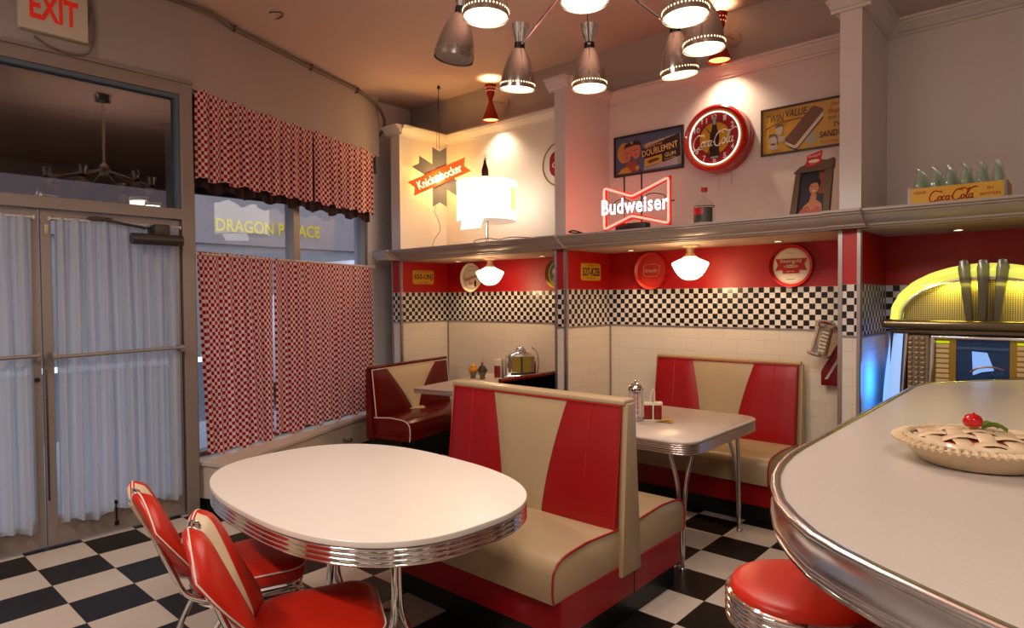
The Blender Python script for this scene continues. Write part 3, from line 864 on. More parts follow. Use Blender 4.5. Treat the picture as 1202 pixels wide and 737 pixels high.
# ------------------------------------------------------------------ chairs
def make_chair(loc, rz, label):
    c = thing('diner_chair', label, 'chair', loc, rz, None)
    # faces +y. seat
    def so(s=1.0):
        pts = []
        base = rrect(.42*s, .42*s, .105, n=8)
        for x, y in base:
            k = 1+.12*(y/.21)
            pts.append((x*k, y+.0))
        return pts
    ol = so()
    bm = B(); loft(bm, ol, [(-.03, .395), (-.006, .398), (0, .41), (.002, .43), (0, .448), (-.01, .458), (-.03, .466), (-.055, .470), ('s', .5, .474), ('s', .2, .475)], cap_top=True, cap_bot=True)
    finish(bm, 'seat', RED_CH, c, ang=60)
    bm = B(); tube(bm, [(x, y, .449) for x, y in offset_scale(ol, .001)], .003, 6, closed=True); finish(bm, 'seat_piping', PIPE_W, c)
    bm = B(); tube(bm, [(x, y, .385) for x, y in offset_scale(ol, -.02)], .012, 8, closed=True); tube(bm, [(x, y, .355) for x, y in offset_scale(ol, -.02)], .008, 8, closed=True)
    finish(bm, 'seat_frame', CHROME, c)
    # back
    NU, NV = 28, 24
    zb, zt = .45, .825
    def S(u, v, side):
        dip = .05*math.exp(-(u/.17)**2)-.0*abs(u)
        rnd = .13*max(0, abs(u)-.38)**2/.36
        top = zt-dip-rnd
        wv = (.15+.08*math.sin(min(1, v*1.2)*PI/2))*(.72+.28*math.sin(min(1, v/.2)*PI/2))
        # rounded bottom corners
        z = zb+.02*(u*u)+(top-zb)*v
        x = u*wv
        edge = max(0, 1-abs(u)**6)*max(0, 1-abs(2*v-1)**8)
        lob = .6+.4*math.sin(min(1, abs(u)*1.2)*PI)
        th = .036*math.sqrt(edge)*(1 if side > 0 else .7)*lob
        yc = -.235-.165*v**1.05+.045*u*u
        y = yc+side*(.008+th)
        return (x, y, z)
    bm = B(); grids = {}
    def U(i, v):
        ub = .13+.20*v
        if i <= 11: return -1+(1-ub)*i/11
        if i <= 17: return -ub+2*ub*(i-11)/6
        return ub+(1-ub)*(i-17)/11
    for side in (1, -1):
        grids[side] = [[bm.verts.new(S(U(i, j/NV), j/NV, side)) for i in range(NU+1)] for j in range(NV+1)]
        G = grids[side]
        for j in range(NV):
            for i in range(NU):
                f = bm.faces.new((G[j][i], G[j][i+1], G[j+1][i+1], G[j+1][i]))
                f.material_index = 1 if 11 <= i < 17 else 0
    def loop(G): return G[0]+[G[j][-1] for j in range(1, NV+1)]+G[-1][::-1][1:]+[G[j][0] for j in range(NV-1, 0, -1)]
    A, C = loop(grids[1]), loop(grids[-1]); n = len(A)
    lp = [tuple(((a.co+b.co)/2)) for a, b in zip(A, C)]
    lf = [tuple(a.co) for a in A]; lb = [tuple(a.co) for a in C]
    for i in range(n): bm.faces.new((A[i], A[(i+1) % n], C[(i+1) % n], C[i]))
    finish(bm, 'backrest', [RED_CH, CREAM_V], c, ang=60)
    bm = B(); tube(bm, lp, .003, 6, closed=True); finish(bm, 'back_piping', PIPE_W, c)
    yt_ = -.40
    bm = B(); hp = [(-.034, yt_+.028, .765), (-.034, yt_+.02, .80), (-.028, yt_+.005, .812), (0, yt_+.002, .816), (.028, yt_+.005, .812), (.034, yt_+.02, .80), (.034, yt_+.028, .765)]
    tube(bm, hp, .008, 8, sub=4); box(bm, -.036, .036, yt_-.022, yt_+.03, .762, .784, .006); finish(bm, 'handle', CHROME, c, ang=50)
    # legs and back supports
    for s in (-1, 1):
        bm = B(); tube(bm, [(s*.09, -.335, .62), (s*.10, -.285, .50), (s*.12, -.24, .41), (s*.15, -.14, .372), (s*.19, .02, .372), (s*.185, .15, .365), (s*.18, .19, .3), (s*.19, .2, .01)], .0115, 10, sub=5)
        lathe(bm, [(0, 0), (.016, 0), (.016, .02), (0, .02)], (s*.19, .2, 0), 10)
        finish(bm, 'leg', CHROME, c)
        bm = B(); tube(bm, [(s*.185, -.02, .372), (s*.19, -.12, .33), (s*.195, -.2, .2), (s*.2, -.27, .01)], .0115, 10, sub=5)
        lathe(bm, [(0, 0), (.016, 0), (.016, .02), (0, .02)], (s*.2, -.27, 0), 10)
        finish(bm, 'leg', CHROME, c)
    return c
make_chair((-2.63, 1.25, 0), R(-12), 'red diner chair with cream back strip, the one nearer the glass doors')
make_chair((-1.975, 1.20, 0), R(-29), 'red diner chair with cream back strip, the nearer one cut off by the bottom edge')

# ------------------------------------------------------------------ counter
ct = thing('lunch_counter', 'pale speckled lunch counter with wide chrome edge at the right', 'counter', (0, 0, 0))
outl = []
cpts = [(-.621, 3.62), (-.621, 1.93)]
outl += [(.8, .58), (.8, 4.27), (-.235, 4.262), (-.4, 4.06), (-.52, 3.9), (-.585, 3.8), (-.612, 3.7), (-.621, 3.6)]
outl += [(-.621, 3.0), (-.621, 2.4), (-.621, 1.95), (-.616, 1.84), (-.60, 1.72), (-.575, 1.61), (-.54, 1.51), (-.495, 1.41), (-.44, 1.325), (-.38, 1.25), (-.318, 1.198), (-.25, 1.152), (-.18, 1.11), (-.1, 1.065), (.1, .96), (.4, .79)]
# smooth closed outline along the visible part
n_ = len(outl)
# orientation: loft expects outward = offset along (t.y,-t.x); use clockwise check
area = sum(outl[i][0]*outl[(i+1) % n_][1]-outl[(i+1) % n_][0]*outl[i][1] for i in range(n_))
if area < 0: outl = outl[::-1]
COUNTER = mat('counter_speckle', '#c6bbb0', .3)
def speckle(m, sc_=260, amt=.25, dark='#9a8c80'):
    nt = m.node_tree; b = nt.nodes['Principled BSDF']; tc = nt.nodes.new('ShaderNodeTexCoord'); n = nt.nodes.new('ShaderNodeTexNoise')
    n.inputs['Scale'].default_value = sc_; n.inputs['Detail'].default_value = 2
    mx = nt.nodes.new('ShaderNodeMix'); mx.data_type = 'RGBA'; mx.inputs[7].default_value = b.inputs['Base Color'].default_value[:]; mx.inputs[6].default_value = lin(dark)
    r = nt.nodes.new('ShaderNodeValToRGB'); r.color_ramp.elements[0].position = .3; r.color_ramp.elements[1].position = .5
    r.color_ramp.elements[0].color = (1-amt*2, 1-amt*2, 1-amt*2, 1)
    nt.links.new(tc.outputs['Object'], n.inputs['Vector']); nt.links.new(n.outputs['Fac'], r.inputs[0]); nt.links.new(r.outputs[0], mx.inputs[0]); nt.links.new(mx.outputs[2], b.inputs['Base Color'])
speckle(COUNTER, 420, .16, '#a89c92'); speckle(GREY_LAM, 300, .15)
bm = B(); loft(bm, outl, [(-.10, 1.03), (-.022, 1.03), (-.022, 1.099)], cap_top=True, cap_bot=True); finish(bm, 'countertop', COUNTER, ct, ang=50)
bm = B(); loft(bm, outl, [(-.022, 1.0995), (-.02, 1.103), (-.008, 1.1035), (0, 1.100), (.002, 1.094), (0, 1.088), (-.006, 1.085), (-.006, 1.045), (0, 1.041), (.002, 1.036), (0, 1.030), (-.006, 1.027), (-.006, 1.023), (-.001, 1.02), (-.003, 1.012), (-.04, 1.01), (-.10, 1.03)])
finish(bm, 'chrome_edge', CHROME2, ct, ang=60)
bm = B(); loft(bm, outl, [(-.32, .0), (-.32, 1.03)]); finish(bm, 'front_panel', mat('counter_front', '#7c0a0a', .4), ct, smooth=False)

# stool
st = thing('bar_stool', 'round orange-red topped bar stool with ribbed chrome rim beside the counter', 'stool', (-.536, 1.712, 0))
bm = B(); lathe(bm, [(0, .74), (.16, .74), (.172, .765), (.174, .782), (.168, .797), (.15, .805), (.09, .809), (.0, .811)], seg=64); finish(bm, 'seat', RED_ST, st, ang=60)
bm = B()
pr = [(.14, .70), (.165, .70)]
for z in (.708, .728, .748, .768):
    pr += [(.178, z-.006), (.184, z-.002), (.186, z+.004), (.182, z+.009), (.176, z+.011)]
pr += [(.172, .782)]
lathe(bm, pr, seg=64, cap=False); finish(bm, 'chrome_rim', CHROME, st, ang=60)
bm = B(); lathe(bm, [(0, 0), (.2, 0), (.2, .02), (.12, .05), (.045, .09), (.03, .12), (.03, .66), (.06, .69), (.15, .705), (0, .71)], seg=40); finish(bm, 'pedestal', CHROME, st, ang=60)
bm = B(); tube(bm, [(.17*math.cos(i*PI/10), .17*math.sin(i*PI/10), .25) for i in range(20)], .01, 8, closed=True); tube(bm, [(-.17, 0, .25), (.17, 0, .25)], .008, 8); finish(bm, 'foot_ring', CHROME, st)

# pie dish
PIE = mat('glazed_ceramic', '#d6bd98', .28, coat=.3, vary=.08)
PIE2 = mat('glazed_lattice', '#d8bd98', .3, bump=(220, .5, .002), coat=.2)
pie = thing('pie_dish', 'ceramic lattice-topped pie dish with cherry and leaves on the counter', 'pie dish', (-.205, 2.07, 1.101), R(20))
RP = .2
bm = B(); lathe(bm, [(0, 0), (.125, 0), (.134, .003), (.165, .036), (.185, .052), (.190, .055), (.184, .058), (.165, .052), (.0, .048)], seg=72); finish(bm, 'dish', PIE, pie, ang=60)
bm = B()
for i in range(64):
    a = 2*PI*i/64
    tube(bm, [(.170*math.cos(a), .170*math.sin(a), .057), (.184*math.cos(a+.03), .184*math.sin(a+.03), .058), (.195*math.cos(a+.05), .195*math.sin(a+.05), .054)], [.005, .0065, .005], 8)
tube(bm, [((.158)*math.cos(2*PI*i/60), .158*math.sin(2*PI*i/60), .060+.003*(i % 2)) for i in range(60)], .009, 8, closed=True)
finish(bm, 'crimped_rim', PIE, pie)
bm = B(); lathe(bm, [(0, .074), (.06, .070), (.12, .060), (.155, .050)], seg=40, cap=False); finish(bm, 'filling', mat('cherry_filling', '#b03422', .3), pie)
bm = B()
def dome(x, y): return .084-1.15*(x*x+y*y)
for k in range(-2, 3):
    c0 = k*.055
    L = math.sqrt(max(0, .15**2-c0*c0))
    for ax in (0, 1):
        prev = None; n = 14
        for i in range(n+1):
            t = -L+2*L*i/n
            x, y = (t, c0) if ax == 0 else (c0, t)
            w_ = .019
            wv = .0045*math.cos(PI*(t/.055)+(0 if ax == 0 else PI)+k*PI)
            z = dome(x, y)+wv
            if ax == 0: row = [(x, y-w_, z-.004), (x, y-w_*.8, z), (x, y+w_*.8, z), (x, y+w_, z-.004)]
            else: row = [(x-w_, y, z-.004), (x-w_*.8, y, z), (x+w_*.8, y, z), (x+w_, y, z-.004)]
            row = [bm.verts.new(p) for p in row]
            if prev:
                for q in range(3): bm.faces.new((prev[q], prev[q+1], row[q+1], row[q]))
            prev = row
finish(bm, 'lattice', PIE2, pie, ang=60)
bm = B(); ball(bm, (-.012, .0, .108), .021, 1.1, 1.1, .95); tube(bm, [(-.012, 0, .122), (-.008, .002, .13)], .002, 6); finish(bm, 'cherry', mat('cherry_red', '#b80c0c', .12, coat=.5), pie)
def leaf(bm, base, d, L, w, up=.01):
    b = Vector(base); d = Vector(d).normalized(); s = Vector((-d.y, d.x, 0)); n = 7; prev = None
    for i in range(n+1):
        t = i/n; ww = w*math.sin(PI*t**.8)+.0005
        c = b+d*L*t+Vector((0, 0, up*math.sin(PI*t)))
        row = [bm.verts.new(c-s*ww+Vector((0, 0, .003))), bm.verts.new(c-Vector((0, 0, .002))), bm.verts.new(c+s*ww+Vector((0, 0, .003))), bm.verts.new(c-Vector((0, 0, .007)))]
        if prev:
            for q in range(4): bm.faces.new((prev[q], prev[(q+1) % 4], row[(q+1) % 4], row[q]))
        prev = row
for (dx, dy, L) in ((.9, .5, .05), (1, -.35, .055), (.6, 1, .04)):
    bm = B(); leaf(bm, (.008, .0, .092), (dx, dy, 0), L, .014, .012); finish(bm, 'leaf', mat('leaf_green', '#5f7a22', .25, coat=.4), pie)

# ------------------------------------------------------------------ jukebox
JX, JY = -.41, 4.33
jb = thing('jukebox', 'arched jukebox glowing yellow and blue behind the counter', 'jukebox', (JX, JY, 0)); jb.scale = (1.03, 1, 1)
def arch(w, z0, ztop, n=28, zs=None):
    zs = z0 if zs is None else zs
    pts = [(w, z0)] if zs > z0 else []
    pts += [(w*math.cos(PI*i/n), zs+(ztop-zs)*math.sin(PI*i/n)**.92) for i in range(n+1)]
    if zs > z0: pts.append((-w, z0))
    return pts
JW = mat('jukebox_wood', '#2a130c', .35)
bm = B(); prism(bm, arch(.405, 1.38, 1.68), .06, .6, 'y'); box(bm, -.42, .42, .05, .6, 0, 1.38); finish(bm, 'cabinet', JW, jb, smooth=False)
def band(bm, wo, zo, wi, zi, y0, y1, zb, n=36, mi=0):
    rows = []
    for i in range(n+1):
        a = PI*i/n; c, s = math.cos(a), math.sin(a)**.92 if 0 < i < n else 0
        rough = 1+.006*math.sin(i*2.1)
        ro = []
        for k in range(7):
            t = k/6; bul = math.sin(PI*t)
            w = wi+(wo-wi)*t; z = zi+(zo-zi)*t
            ro.append(bm.verts.new((w*c*rough, y1+(y0-y1)*bul, zb+(z-zb)*s)))
        rows.append(ro)
    for A, C in zip(rows, rows[1:]):
        for k in range(6): bm.faces.new((A[k], A[k+1], C[k+1], C[k])).material_index = mi
YG = mat('yellow_lit_plastic', '#d8d870', .4, emit='#e6e860', es=.75)
bm = B(); band(bm, .448, 1.715, .378, 1.635, -.035, .07, 1.4); finish(bm, 'arch_tube', YG, jb)
bm = B(); tube(bm, [(.382*math.cos(PI*i/36), -.0, 1.4+.232*(math.sin(PI*i/36)**.92 if 0 < i < 36 else 0)) for i in range(37)], .010, 8); finish(bm, 'arch_trim', CHROME2, jb)
GR = None
def grille_mat():
    m, nt, b = newmat('gold_grille')
    g = nt.nodes.new('ShaderNodeTexCoord'); sp = nt.nodes.new('ShaderNodeSeparateXYZ'); nt.links.new(g.outputs['Object'], sp.inputs[0])
    s = 2*PI/.021
    a = math_node(nt, 'SINE', math_node(nt, 'MULTIPLY', math_node(nt, 'ADD', sp.outputs[0], sp.outputs[2]), s))
    c = math_node(nt, 'SINE', math_node(nt, 'MULTIPLY', math_node(nt, 'SUBTRACT', sp.outputs[0], sp.outputs[2]), s))
    f = math_node(nt, 'GREATER_THAN', math_node(nt, 'MULTIPLY', a, c), .25)
    mx = nt.nodes.new('ShaderNodeMix'); mx.data_type = 'RGBA'; nt.links.new(f, mx.inputs[0]); mx.inputs[6].default_value = lin('#a38f5e'); mx.inputs[7].default_value = lin('#241c08')
    nt.links.new(mx.outputs[2], b.inputs['Base Color']); b.inputs['Metallic'].default_value = .5; b.inputs['Roughness'].default_value = .45
    return m
GRM = grille_mat()
bm = B(); prism(bm, arch(.375, 1.40, 1.63), .035, .05, 'y'); finish(bm, 'speaker_grille', GRM, jb, smooth=False)
light('AREA', 'arch_glow', (JX-.16, JY-.02, 1.60), 1.5, (1, .92, .12), .26, (JX-.16, JY+.06, 1.50), sy=.02)
light('AREA', 'arch_glow', (JX+.18, JY-.02, 1.60), 1.5, (1, .92, .12), .26, (JX+.18, JY+.06, 1.50), sy=.02)
SMOKE = glass_mat('smoked_plastic', (.35, .32, .26), .6, .12, .2)
for x in (-.075, 0, .075):
    bm = B(); prism(bm, [(x*1.1-.028, 1.685), (x*1.1-.018, 1.727), (x*1.1, 1.734), (x*1.1+.018, 1.727), (x*1.1+.028, 1.685), (x*.8+.013, 1.40), (x*.8-.013, 1.40)], -.045, .03, 'y', bev=.005)
    o = finish(bm, 'pilaster', mat('smoked_pilaster', '#5a543f', .25, coat=.4, trans=.35), jb, ang=40)
DKC = mat('dark_chrome_band', '#6b5f4a', .22, .85)
bm = B(); box(bm, -.47, .47, -.075, .1, 1.345, 1.40, .022, 4); box(bm, -.43, .43, -.04, .1, 1.318, 1.35, .01, 3); finish(bm, 'middle_band', DKC, jb, ang=40)
BG = mat('blue_lit_plastic', '#a8c8e8', .4, emit='#6ea4ec', es=.62)
for s in (-1, 1):
    bm = B(); rows = []
    for j in range(25):
        t = j/24; z = .15+(1.318-.15)*t; bulge = .03*math.sin(PI*(1-t)*1.2)
        rows.append([bm.verts.new((s*(.36+.02*math.sin(PI*t)+.09*math.sin(PI*k/8/1.0*.5)+bulge*.9*(k/8)), -.045*math.sin(PI*(k/8)*.5+PI/2)*1+.05*(k/8)**2*3, z)) for k in range(9)])
    for A, C in zip(rows, rows[1:]):
        for k in range(8): bm.faces.new((A[k], A[k+1], C[k+1], C[k]))
    finish(bm, 'side_tube', BG, jb)
bm = B(); box(bm, -.43, .43, -.01, .05, 0, 1.32); finish(bm, 'front_board', JW, jb, smooth=False)
bm = B()
for s in (-1, 1): tube(bm, [(s*(.345+.02*math.sin(PI*(z-.15)/1.17)), -.04, z) for z in [.15+.0975*i for i in range(13)]], .010, 8)
for s in (-1, 1): tube(bm, [(s*.222, -.04, 1.30), (s*.236, -.05, .8), (s*.236, -.05, .3)], .014, 8)
box(bm, -.23, .23, -.05, -.02, 1.295, 1.312, .004)
finish(bm, 'chrome_strips', CHROME2, jb, ang=50)
# side chrome louvres
bm = B()
for s in (-1, 1):
    box(bm, *(sorted((s*.24, s*.34))), -.03, -.012, .3, 1.31)
    for i in range(24):
        z = 1.29-i*.028
        box(bm, *(sorted((s*.318, s*.338))), -.042, -.03, z-.009, z+.009, .003); box(bm, *(sorted((s*.288, s*.306))), -.042, -.03, z-.009, z+.009, .003); box(bm, *(sorted((s*.258, s*.28))), -.042, -.03, z-.009, z+.009, .003)
finish(bm, 'louvre_panel', mat('aged_metal', '#8d7a62', .35, .8), jb, smooth=False)
for s in (-1, 1):
    bm = B(); box(bm, *(sorted((s*.115, s*.222))), -.03, -.012, .8, 1.295); o = finish(bm, 'title_panel', mat('gold_panel', '#9a7c2c', .35, .6), jb, smooth=False)
    bm = B()
    for i in range(14):
        z = 1.255-i*.028; box(bm, *(sorted((s*.145, s*.205))), -.037, -.03, z-.010, z+.010, .002)
    finish(bm, 'title_strips', mat('cream_strip', '#c6ab7c', .5), o, smooth=False)
    bm = B(); box(bm, *(sorted((s*.145, s*.205))), -.038, -.03, 1.271, 1.283); finish(bm, 'lit_bar', emit_mat('lit_yellow', '#c8d820', .8), o, smooth=False)
bm = B(); box(bm, -.115, .115, -.02, -.012, .8, 1.295); finish(bm, 'display_back', mat('blue_display', '#0d2846', .3, emit='#0c2e5c', es=.16), jb, smooth=False)
bm = B(); prism(bm, [(-.04, 1.1), (-.045, 1.23), (.02, 1.225), (.05, 1.13), (0, 1.12)], -.03, -.022, 'y'); finish(bm, 'display_light', emit_mat('pale_blue_light', '#8eb4f4', .85), jb, smooth=False)
bm = B(); tube(bm, [(-.05, -.03, 1.115), (-.02, -.035, 1.14), (.04, -.035, 1.15), (.09, -.03, 1.135)], .006, 6, sub=3); finish(bm, 'tone_arm', CHROME2, jb)
bm = B(); box(bm, -.115, .115, -.035, -.02, 1.24, 1.255); 
finish(bm, 'mechanism', mat('mech_blue', '#3d5f8a', .3, .5), jb, smooth=False)
bm = B(); text_bm(bm, 'AMI', .06, .026, .062, 1.115, -.045); finish(bm, 'lettering', mat('mech_blue', '#3d5f8a', .3, .5), jb, smooth=False)
light('AREA', 'side_glow', (JX-.49, JY+.22, 1.0), 2.4, (.02, .22, 1.0), .22, (JX-.6, JY+.22, 1.0), sy=.22)

# ------------------------------------------------------------------ wall dispenser near the right pillar
wd = thing('wall_dispenser', 'chrome slotted cylinder on a tilted red box hung beside right pillar', 'dispenser', (-1.355, YB, 1.0))
bm = B(); prism(bm, [(-.05, -.1), (.14, -.1), (.16, .28), (.09, .26), (-.05, .0)], -.1, 0, 'y', bev=.008); finish(bm, 'box', mat('dark_red_enamel', '#6e0d12', .3), wd, ang=40)
bm = B(); lathe(bm, [(0, 0), (.075, 0), (.08, .012), (.06, .02), (.055, .2), (.07, .215), (.072, .235), (.05, .25), (0, .255)], (0, 0, 0), 28); o = finish(bm, 'cylinder', CHROME2, wd, loc=(-.05, -.17, .12), rot=(0, R(14), 0), ang=50)
bm = B()
for i in range(6): box(bm, .005, .05, -.062, -.045, .04+i*.026, .053+i*.026, .003)
finish(bm, 'slots', mat('slot_cream', '#cfc0a4', .4), o, smooth=False)
bm = B(); prism(bm, [(-.02, -.052), (.0, -.052), (.17, .26), (.15, .26)], -.11, -.1, 'y'); finish(bm, 'chrome_bar', CHROME2, wd, smooth=False)

# ------------------------------------------------------------------ script lettering drawn as strokes
def arcp(cx, cy, rx, ry, a0, a1, n=14): return [(cx+rx*math.cos(R(a0+(a1-a0)*i/n)), cy+ry*math.sin(R(a0+(a1-a0)*i/n))) for i in range(n+1)]
def coke_strokes():
    S = []
    S.append([(1.15, 1.55), (1.0, 1.75)]+arcp(.62, .85, .6, .95, 60, 300)+[(1.1, .25)])              # C
    S.append([(1.15, 1.55), (1.3, 1.7), (1.45, 1.6), (1.5, 1.35)])
    def o(x): return arcp(x, .42, .22, .36, 90, 450)
    def cc(x): return arcp(x, .42, .22, .36, 50, 310)
    def a(x): return arcp(x, .42, .22, .36, 60, 330)+[(x+.24, .8), (x+.22, .2), (x+.34, .04), (x+.46, .18)]
    S += [o(1.45), [(1.6, .7), (1.8, .62)], cc(2.0), a(2.5)]
    S.append([(2.95, .5), (3.2, .6)])
    S.append([(4.3, 1.5), (4.1, 1.75)]+arcp(3.75, .85, .6, .95, 60, 300)+[(4.2, .25)])
    S.append([(3.75, 1.62), (4.3, 1.95), (5.0, 1.6), (5.75, 1.95), (6.1, 1.8)])
    S += [o(4.55), [(4.9, .3), (5.2, 1.5), (5.1, 1.75), (4.98, 1.5), (5.02, .3), (5.15, .05), (5.3, .2)], a(5.55)]
    S.append([(.1, -.25), (.8, -.12), (1.6, -.2)])
    return S
def script_bm(bm, w, cx, cz, y, r=.05, shear=.3, rot=0.0, h=None, mi=0):
    S = coke_strokes(); k = w/6.4; kh = (h/2.4) if h else k
    ca, sa = math.cos(rot), math.sin(rot)
    for s in S:
        pts = []
        for x, z in s:
            X = (x+shear*z-3.4)*k; Z = (z-.85)*kh
            pts.append((cx+X*ca-Z*sa, y, cz+X*sa+Z*ca))
        tube(bm, pts, r*k*1.0, 6, mi=mi, sub=3)

# ------------------------------------------------------------------ license plates and trays (red band)
def plate(name_txt, x, y, z, label, sub):
    p = thing('license_plate', label, 'license plate', (x, y, z), R(90))
    bm = B(); prism(bm, rrect(.30, .15, .02), -.004, 0, 'y', bev=.001); finish(bm, 'plate', col('#c08a1c', .5), p, smooth=False)
    bm = B(); text_bm(bm, name_txt, .26, .072, 0, 0, -.005, bold=.02); text_bm(bm, sub, .13, .013, 0, -.057, -.005); text_bm(bm, sub, .1, .011, 0, .058, -.005)
    for sx in (-.1, .1): prism(bm, circ(.004, sx, .062, 10), -.006, -.004, 'y')
    finish(bm, 'lettering', col('#241a0c', .5), p, smooth=False)
plate('650-UNJ', -5.428, 4.635, 1.775, 'yellow license plate reading 650-UNJ in the left bay', 'NEW YORK')
plate('527-KZB', -3.244, 4.69, 1.765, 'yellow license plate reading 527-KZB in the middle bay', 'NEW JERSEY')

def tray(x, z, r, label, rimc, facec, rings=(), y=YB):
    t = thing('serving_tray', label, 'tray', (x, y, z))
    bm = B(); lathe(bm, [(0, -.012), (r*.86, -.012), (r*.9, -.02), (r, -.035), (r, -.03), (r*.93, -.0), (0, 0)], seg=56, axis='y')
    finish(bm, 'rim', rimc, t, ang=40)
    lay = [(facec, [circ(r*.85, n=56)])]
    for k, (c, rr) in enumerate(rings): lay.append((c, [circ(r*rr, n=56)]))
    art('face', t, lay, y=-.012)
    return t
CRM = col('#dccdb4', .4); REDP = col('#b3161a', .4); REDP2 = col('#c02a1c', .4); GOLD = mat('gold_paint', '#a88532', .35, .6); DKP = col('#1c1512', .4)
t = tray(-5.03, 1.77, .157, 'cream beer tray with red script, left of the lamp in the left bay', CRM, CRM, ((col('#a8924f'), .8), (CRM, .76)))
bm = B(); text_bm(bm, 'Knickerbocker', .2, .045, 0, .0, -.018, rot=.25, shear=.3); text_bm(bm, 'Beer', .07, .04, 0, -.06, -.018, shear=.3, rot=.2); finish(bm, 'lettering', REDP, t, smooth=False)
bm = B(); text_bm(bm, 'HAVE A GLASS', .1, .012, 0, .075, -.018); prism(bm, [(.05, -.1), (.075, -.1), (.08, -.06), (.07, -.03), (.055, -.03), (.045, -.06)], -.019, -.018, 'y'); finish(bm, 'figure', DKP, t, smooth=False)
t = tray(-3.83, 1.777, .15, 'gold-rimmed dark tray half hidden by the middle pillar', GOLD, DKP, ((GOLD, .8), (col('#2e2418'), .74)))
art('figure', t, [(col('#b59a72'), [circ(.04, -.03, .02, 20)]), (col('#8a6b45'), [[(-.08, -.1), (.03, -.1), (.0, -.02), (-.05, -.02)]]), (CRM, [circ(.022, -.03, .025, 16)])], y=-.018)
t = tray(-2.81, 1.767, .16, 'plain red beer tray with thin white script, left of the middle lamp', REDP2, REDP2, ((col('#a82014', .35), .82), (REDP2, .79)))
bm = B(); text_bm(bm, 'Schaefer', .13, .032, 0, .005, -.018, shear=.35); tube(bm, [(x, -.019, z) for x, z in [(-.075, .035), (-.06, .055), (.04, .058), (.078, .045), (.076, -.02), (.05, -.045), (-.05, -.048), (-.078, -.03)]], .0014, 5, closed=True)
finish(bm, 'lettering', col('#e0b8a0', .4), t, smooth=False)
t = tray(-1.64, 1.765, .157, 'white beer tray with red banner near the right pillar', REDP, CRM, ((DKP, .80), (CRM, .79), ))
art('banner', t, [(REDP, [[(-.115, .055), (.115, .055), (.095, .01), (.115, -.035), (.06, -.03), (.06, -.055), (-.06, -.055), (-.06, -.03), (-.115, -.035), (-.095, .01)]]), (CRM, [circ(.052, 0, -.002, 24, .22)])], y=-.018)
bm = B(); text_bm(bm, 'Rheingold', .15, .036, 0, .033, -.0215, bold=.01); text_bm(bm, 'Lager Beer', .06, .014, 0, -.04, -.0215, shear=.3); finish(bm, 'lettering', CRM, t, smooth=False)
bm = B(); text_bm(bm, 'EXTRA DRY', .085, .012, 0, -.002, -.022, bold=.01); text_bm(bm, 'BREWED BY', .06, .008, 0, -.098, -.0185); text_bm(bm, 'WELCOME TO', .06, .008, 0, .098, -.0185); finish(bm, 'small_lettering', DKP, t, smooth=False)

# ------------------------------------------------------------------ schoolhouse lamps under the soffit
GLOBE = mat('lit_opal_glass', '#fff2dc', .3, emit='#ffdcae', es=3.4)
for x, lab in ((-4.42, 'lit white schoolhouse lamp under the ledge in the left bay'), (-2.28, 'lit white schoolhouse lamp under the ledge in the middle bay')):
    t = thing('ceiling_lamp', lab, 'lamp', (x, 4.64, 1.94))
    bm = B(); lathe(bm, [(0, 0), (.075, 0), (.077, -.008), (.05, -.018), (.03, -.024), (.027, -.06), (.04, -.075), (.05, -.09), (0, -.09)], seg=36); finish(bm, 'fitter', mat('pale_brass', '#c2a987', .35, .6), t, ang=40)
    bm = B(); lathe(bm, [(.045, -.085), (.06, -.10), (.11, -.122), (.137, -.135), (.14, -.15), (.115, -.20), (.09, -.235), (.06, -.258), (.03, -.268), (0, -.27)], seg=44); finish(bm, 'glass_shade', GLOBE, t, ang=70)
    light('POINT', 'lamp_glow', (x, 4.62, 1.63), 4.2, (1, .66, .36), .03)
    light('POINT', 'lamp_glow', (x, 4.48, 1.78), 1.6, (1, .66, .36), .03)
# recessed downlights
for i, (x, lab) in enumerate(((-5.0, 'far left recessed downlight in the left bay soffit, beside the tray'), (-3.85, 'recessed downlight in the left bay soffit near the middle pillar'), (-2.88, 'recessed downlight in the middle bay soffit above the red tray'), (-1.66, 'recessed downlight in the middle bay soffit above the white tray'), (-.58, 'recessed downlight in the soffit above the jukebox'))):
    t = thing('downlight', lab, 'ceiling light', (x, 4.76, 1.94))
    bm = B(); lathe(bm, [(.026, 0), (.04, 0), (.04, -.006), (.028, -.006)], seg=24, cap=False); finish(bm, 'ring', CHROME2, t)
    bm = B(); lathe(bm, [(0, -.003), (.027, -.003)], seg=20, cap=False); finish(bm, 'lens', emit_mat('downlight_lens%d' % i, '#ffe2b8', 6), t)
    light('SPOT', 'downlight_beam', (x, 4.76, 1.925), 9, (1, .72, .42), .02, (x, 4.80, 0), 95, .7)

# ------------------------------------------------------------------ things on the ledge
LZ = 2.047
def tubepts2(pts, y): return [(x, y, z) for x, z in pts]
# bow-tie neon
t = thing('neon_sign', 'lit red bow-tie neon beer sign with white lettering on the ledge', 'neon sign', (-2.60, 4.38, LZ), R(3))
bt = [(-.285, .03), (-.285, .375), (-.06, .275), (.285, .375), (.285, .03), (-.0, .125)]
bt = [(-.275, .035), (-.275, .365), (-.03, .275), (.275, .385), (.275, .045), (-.03, .125)]
NRED = mat('neon_red', '#ff5040', .3, emit='#ff7a66', es=2.6)
NWH = mat('neon_white', '#ffffff', .3, emit='#e8ecff', es=2.5)
def rounded(pts, k=.06):
    out = []; n = len(pts)
    for i in range(n):
        p = Vector(pts[i]); a = Vector(pts[i-1]); b = Vector(pts[(i+1) % n])
        out.append(p+(a-p).normalized()*k*.4); out.append(p*1.0+((a-p).normalized()+(b-p).normalized())*k*.08); out.append(p+(b-p).normalized()*k*.4)
    return [(v[0], v[1]) for v in out]
bm = B()
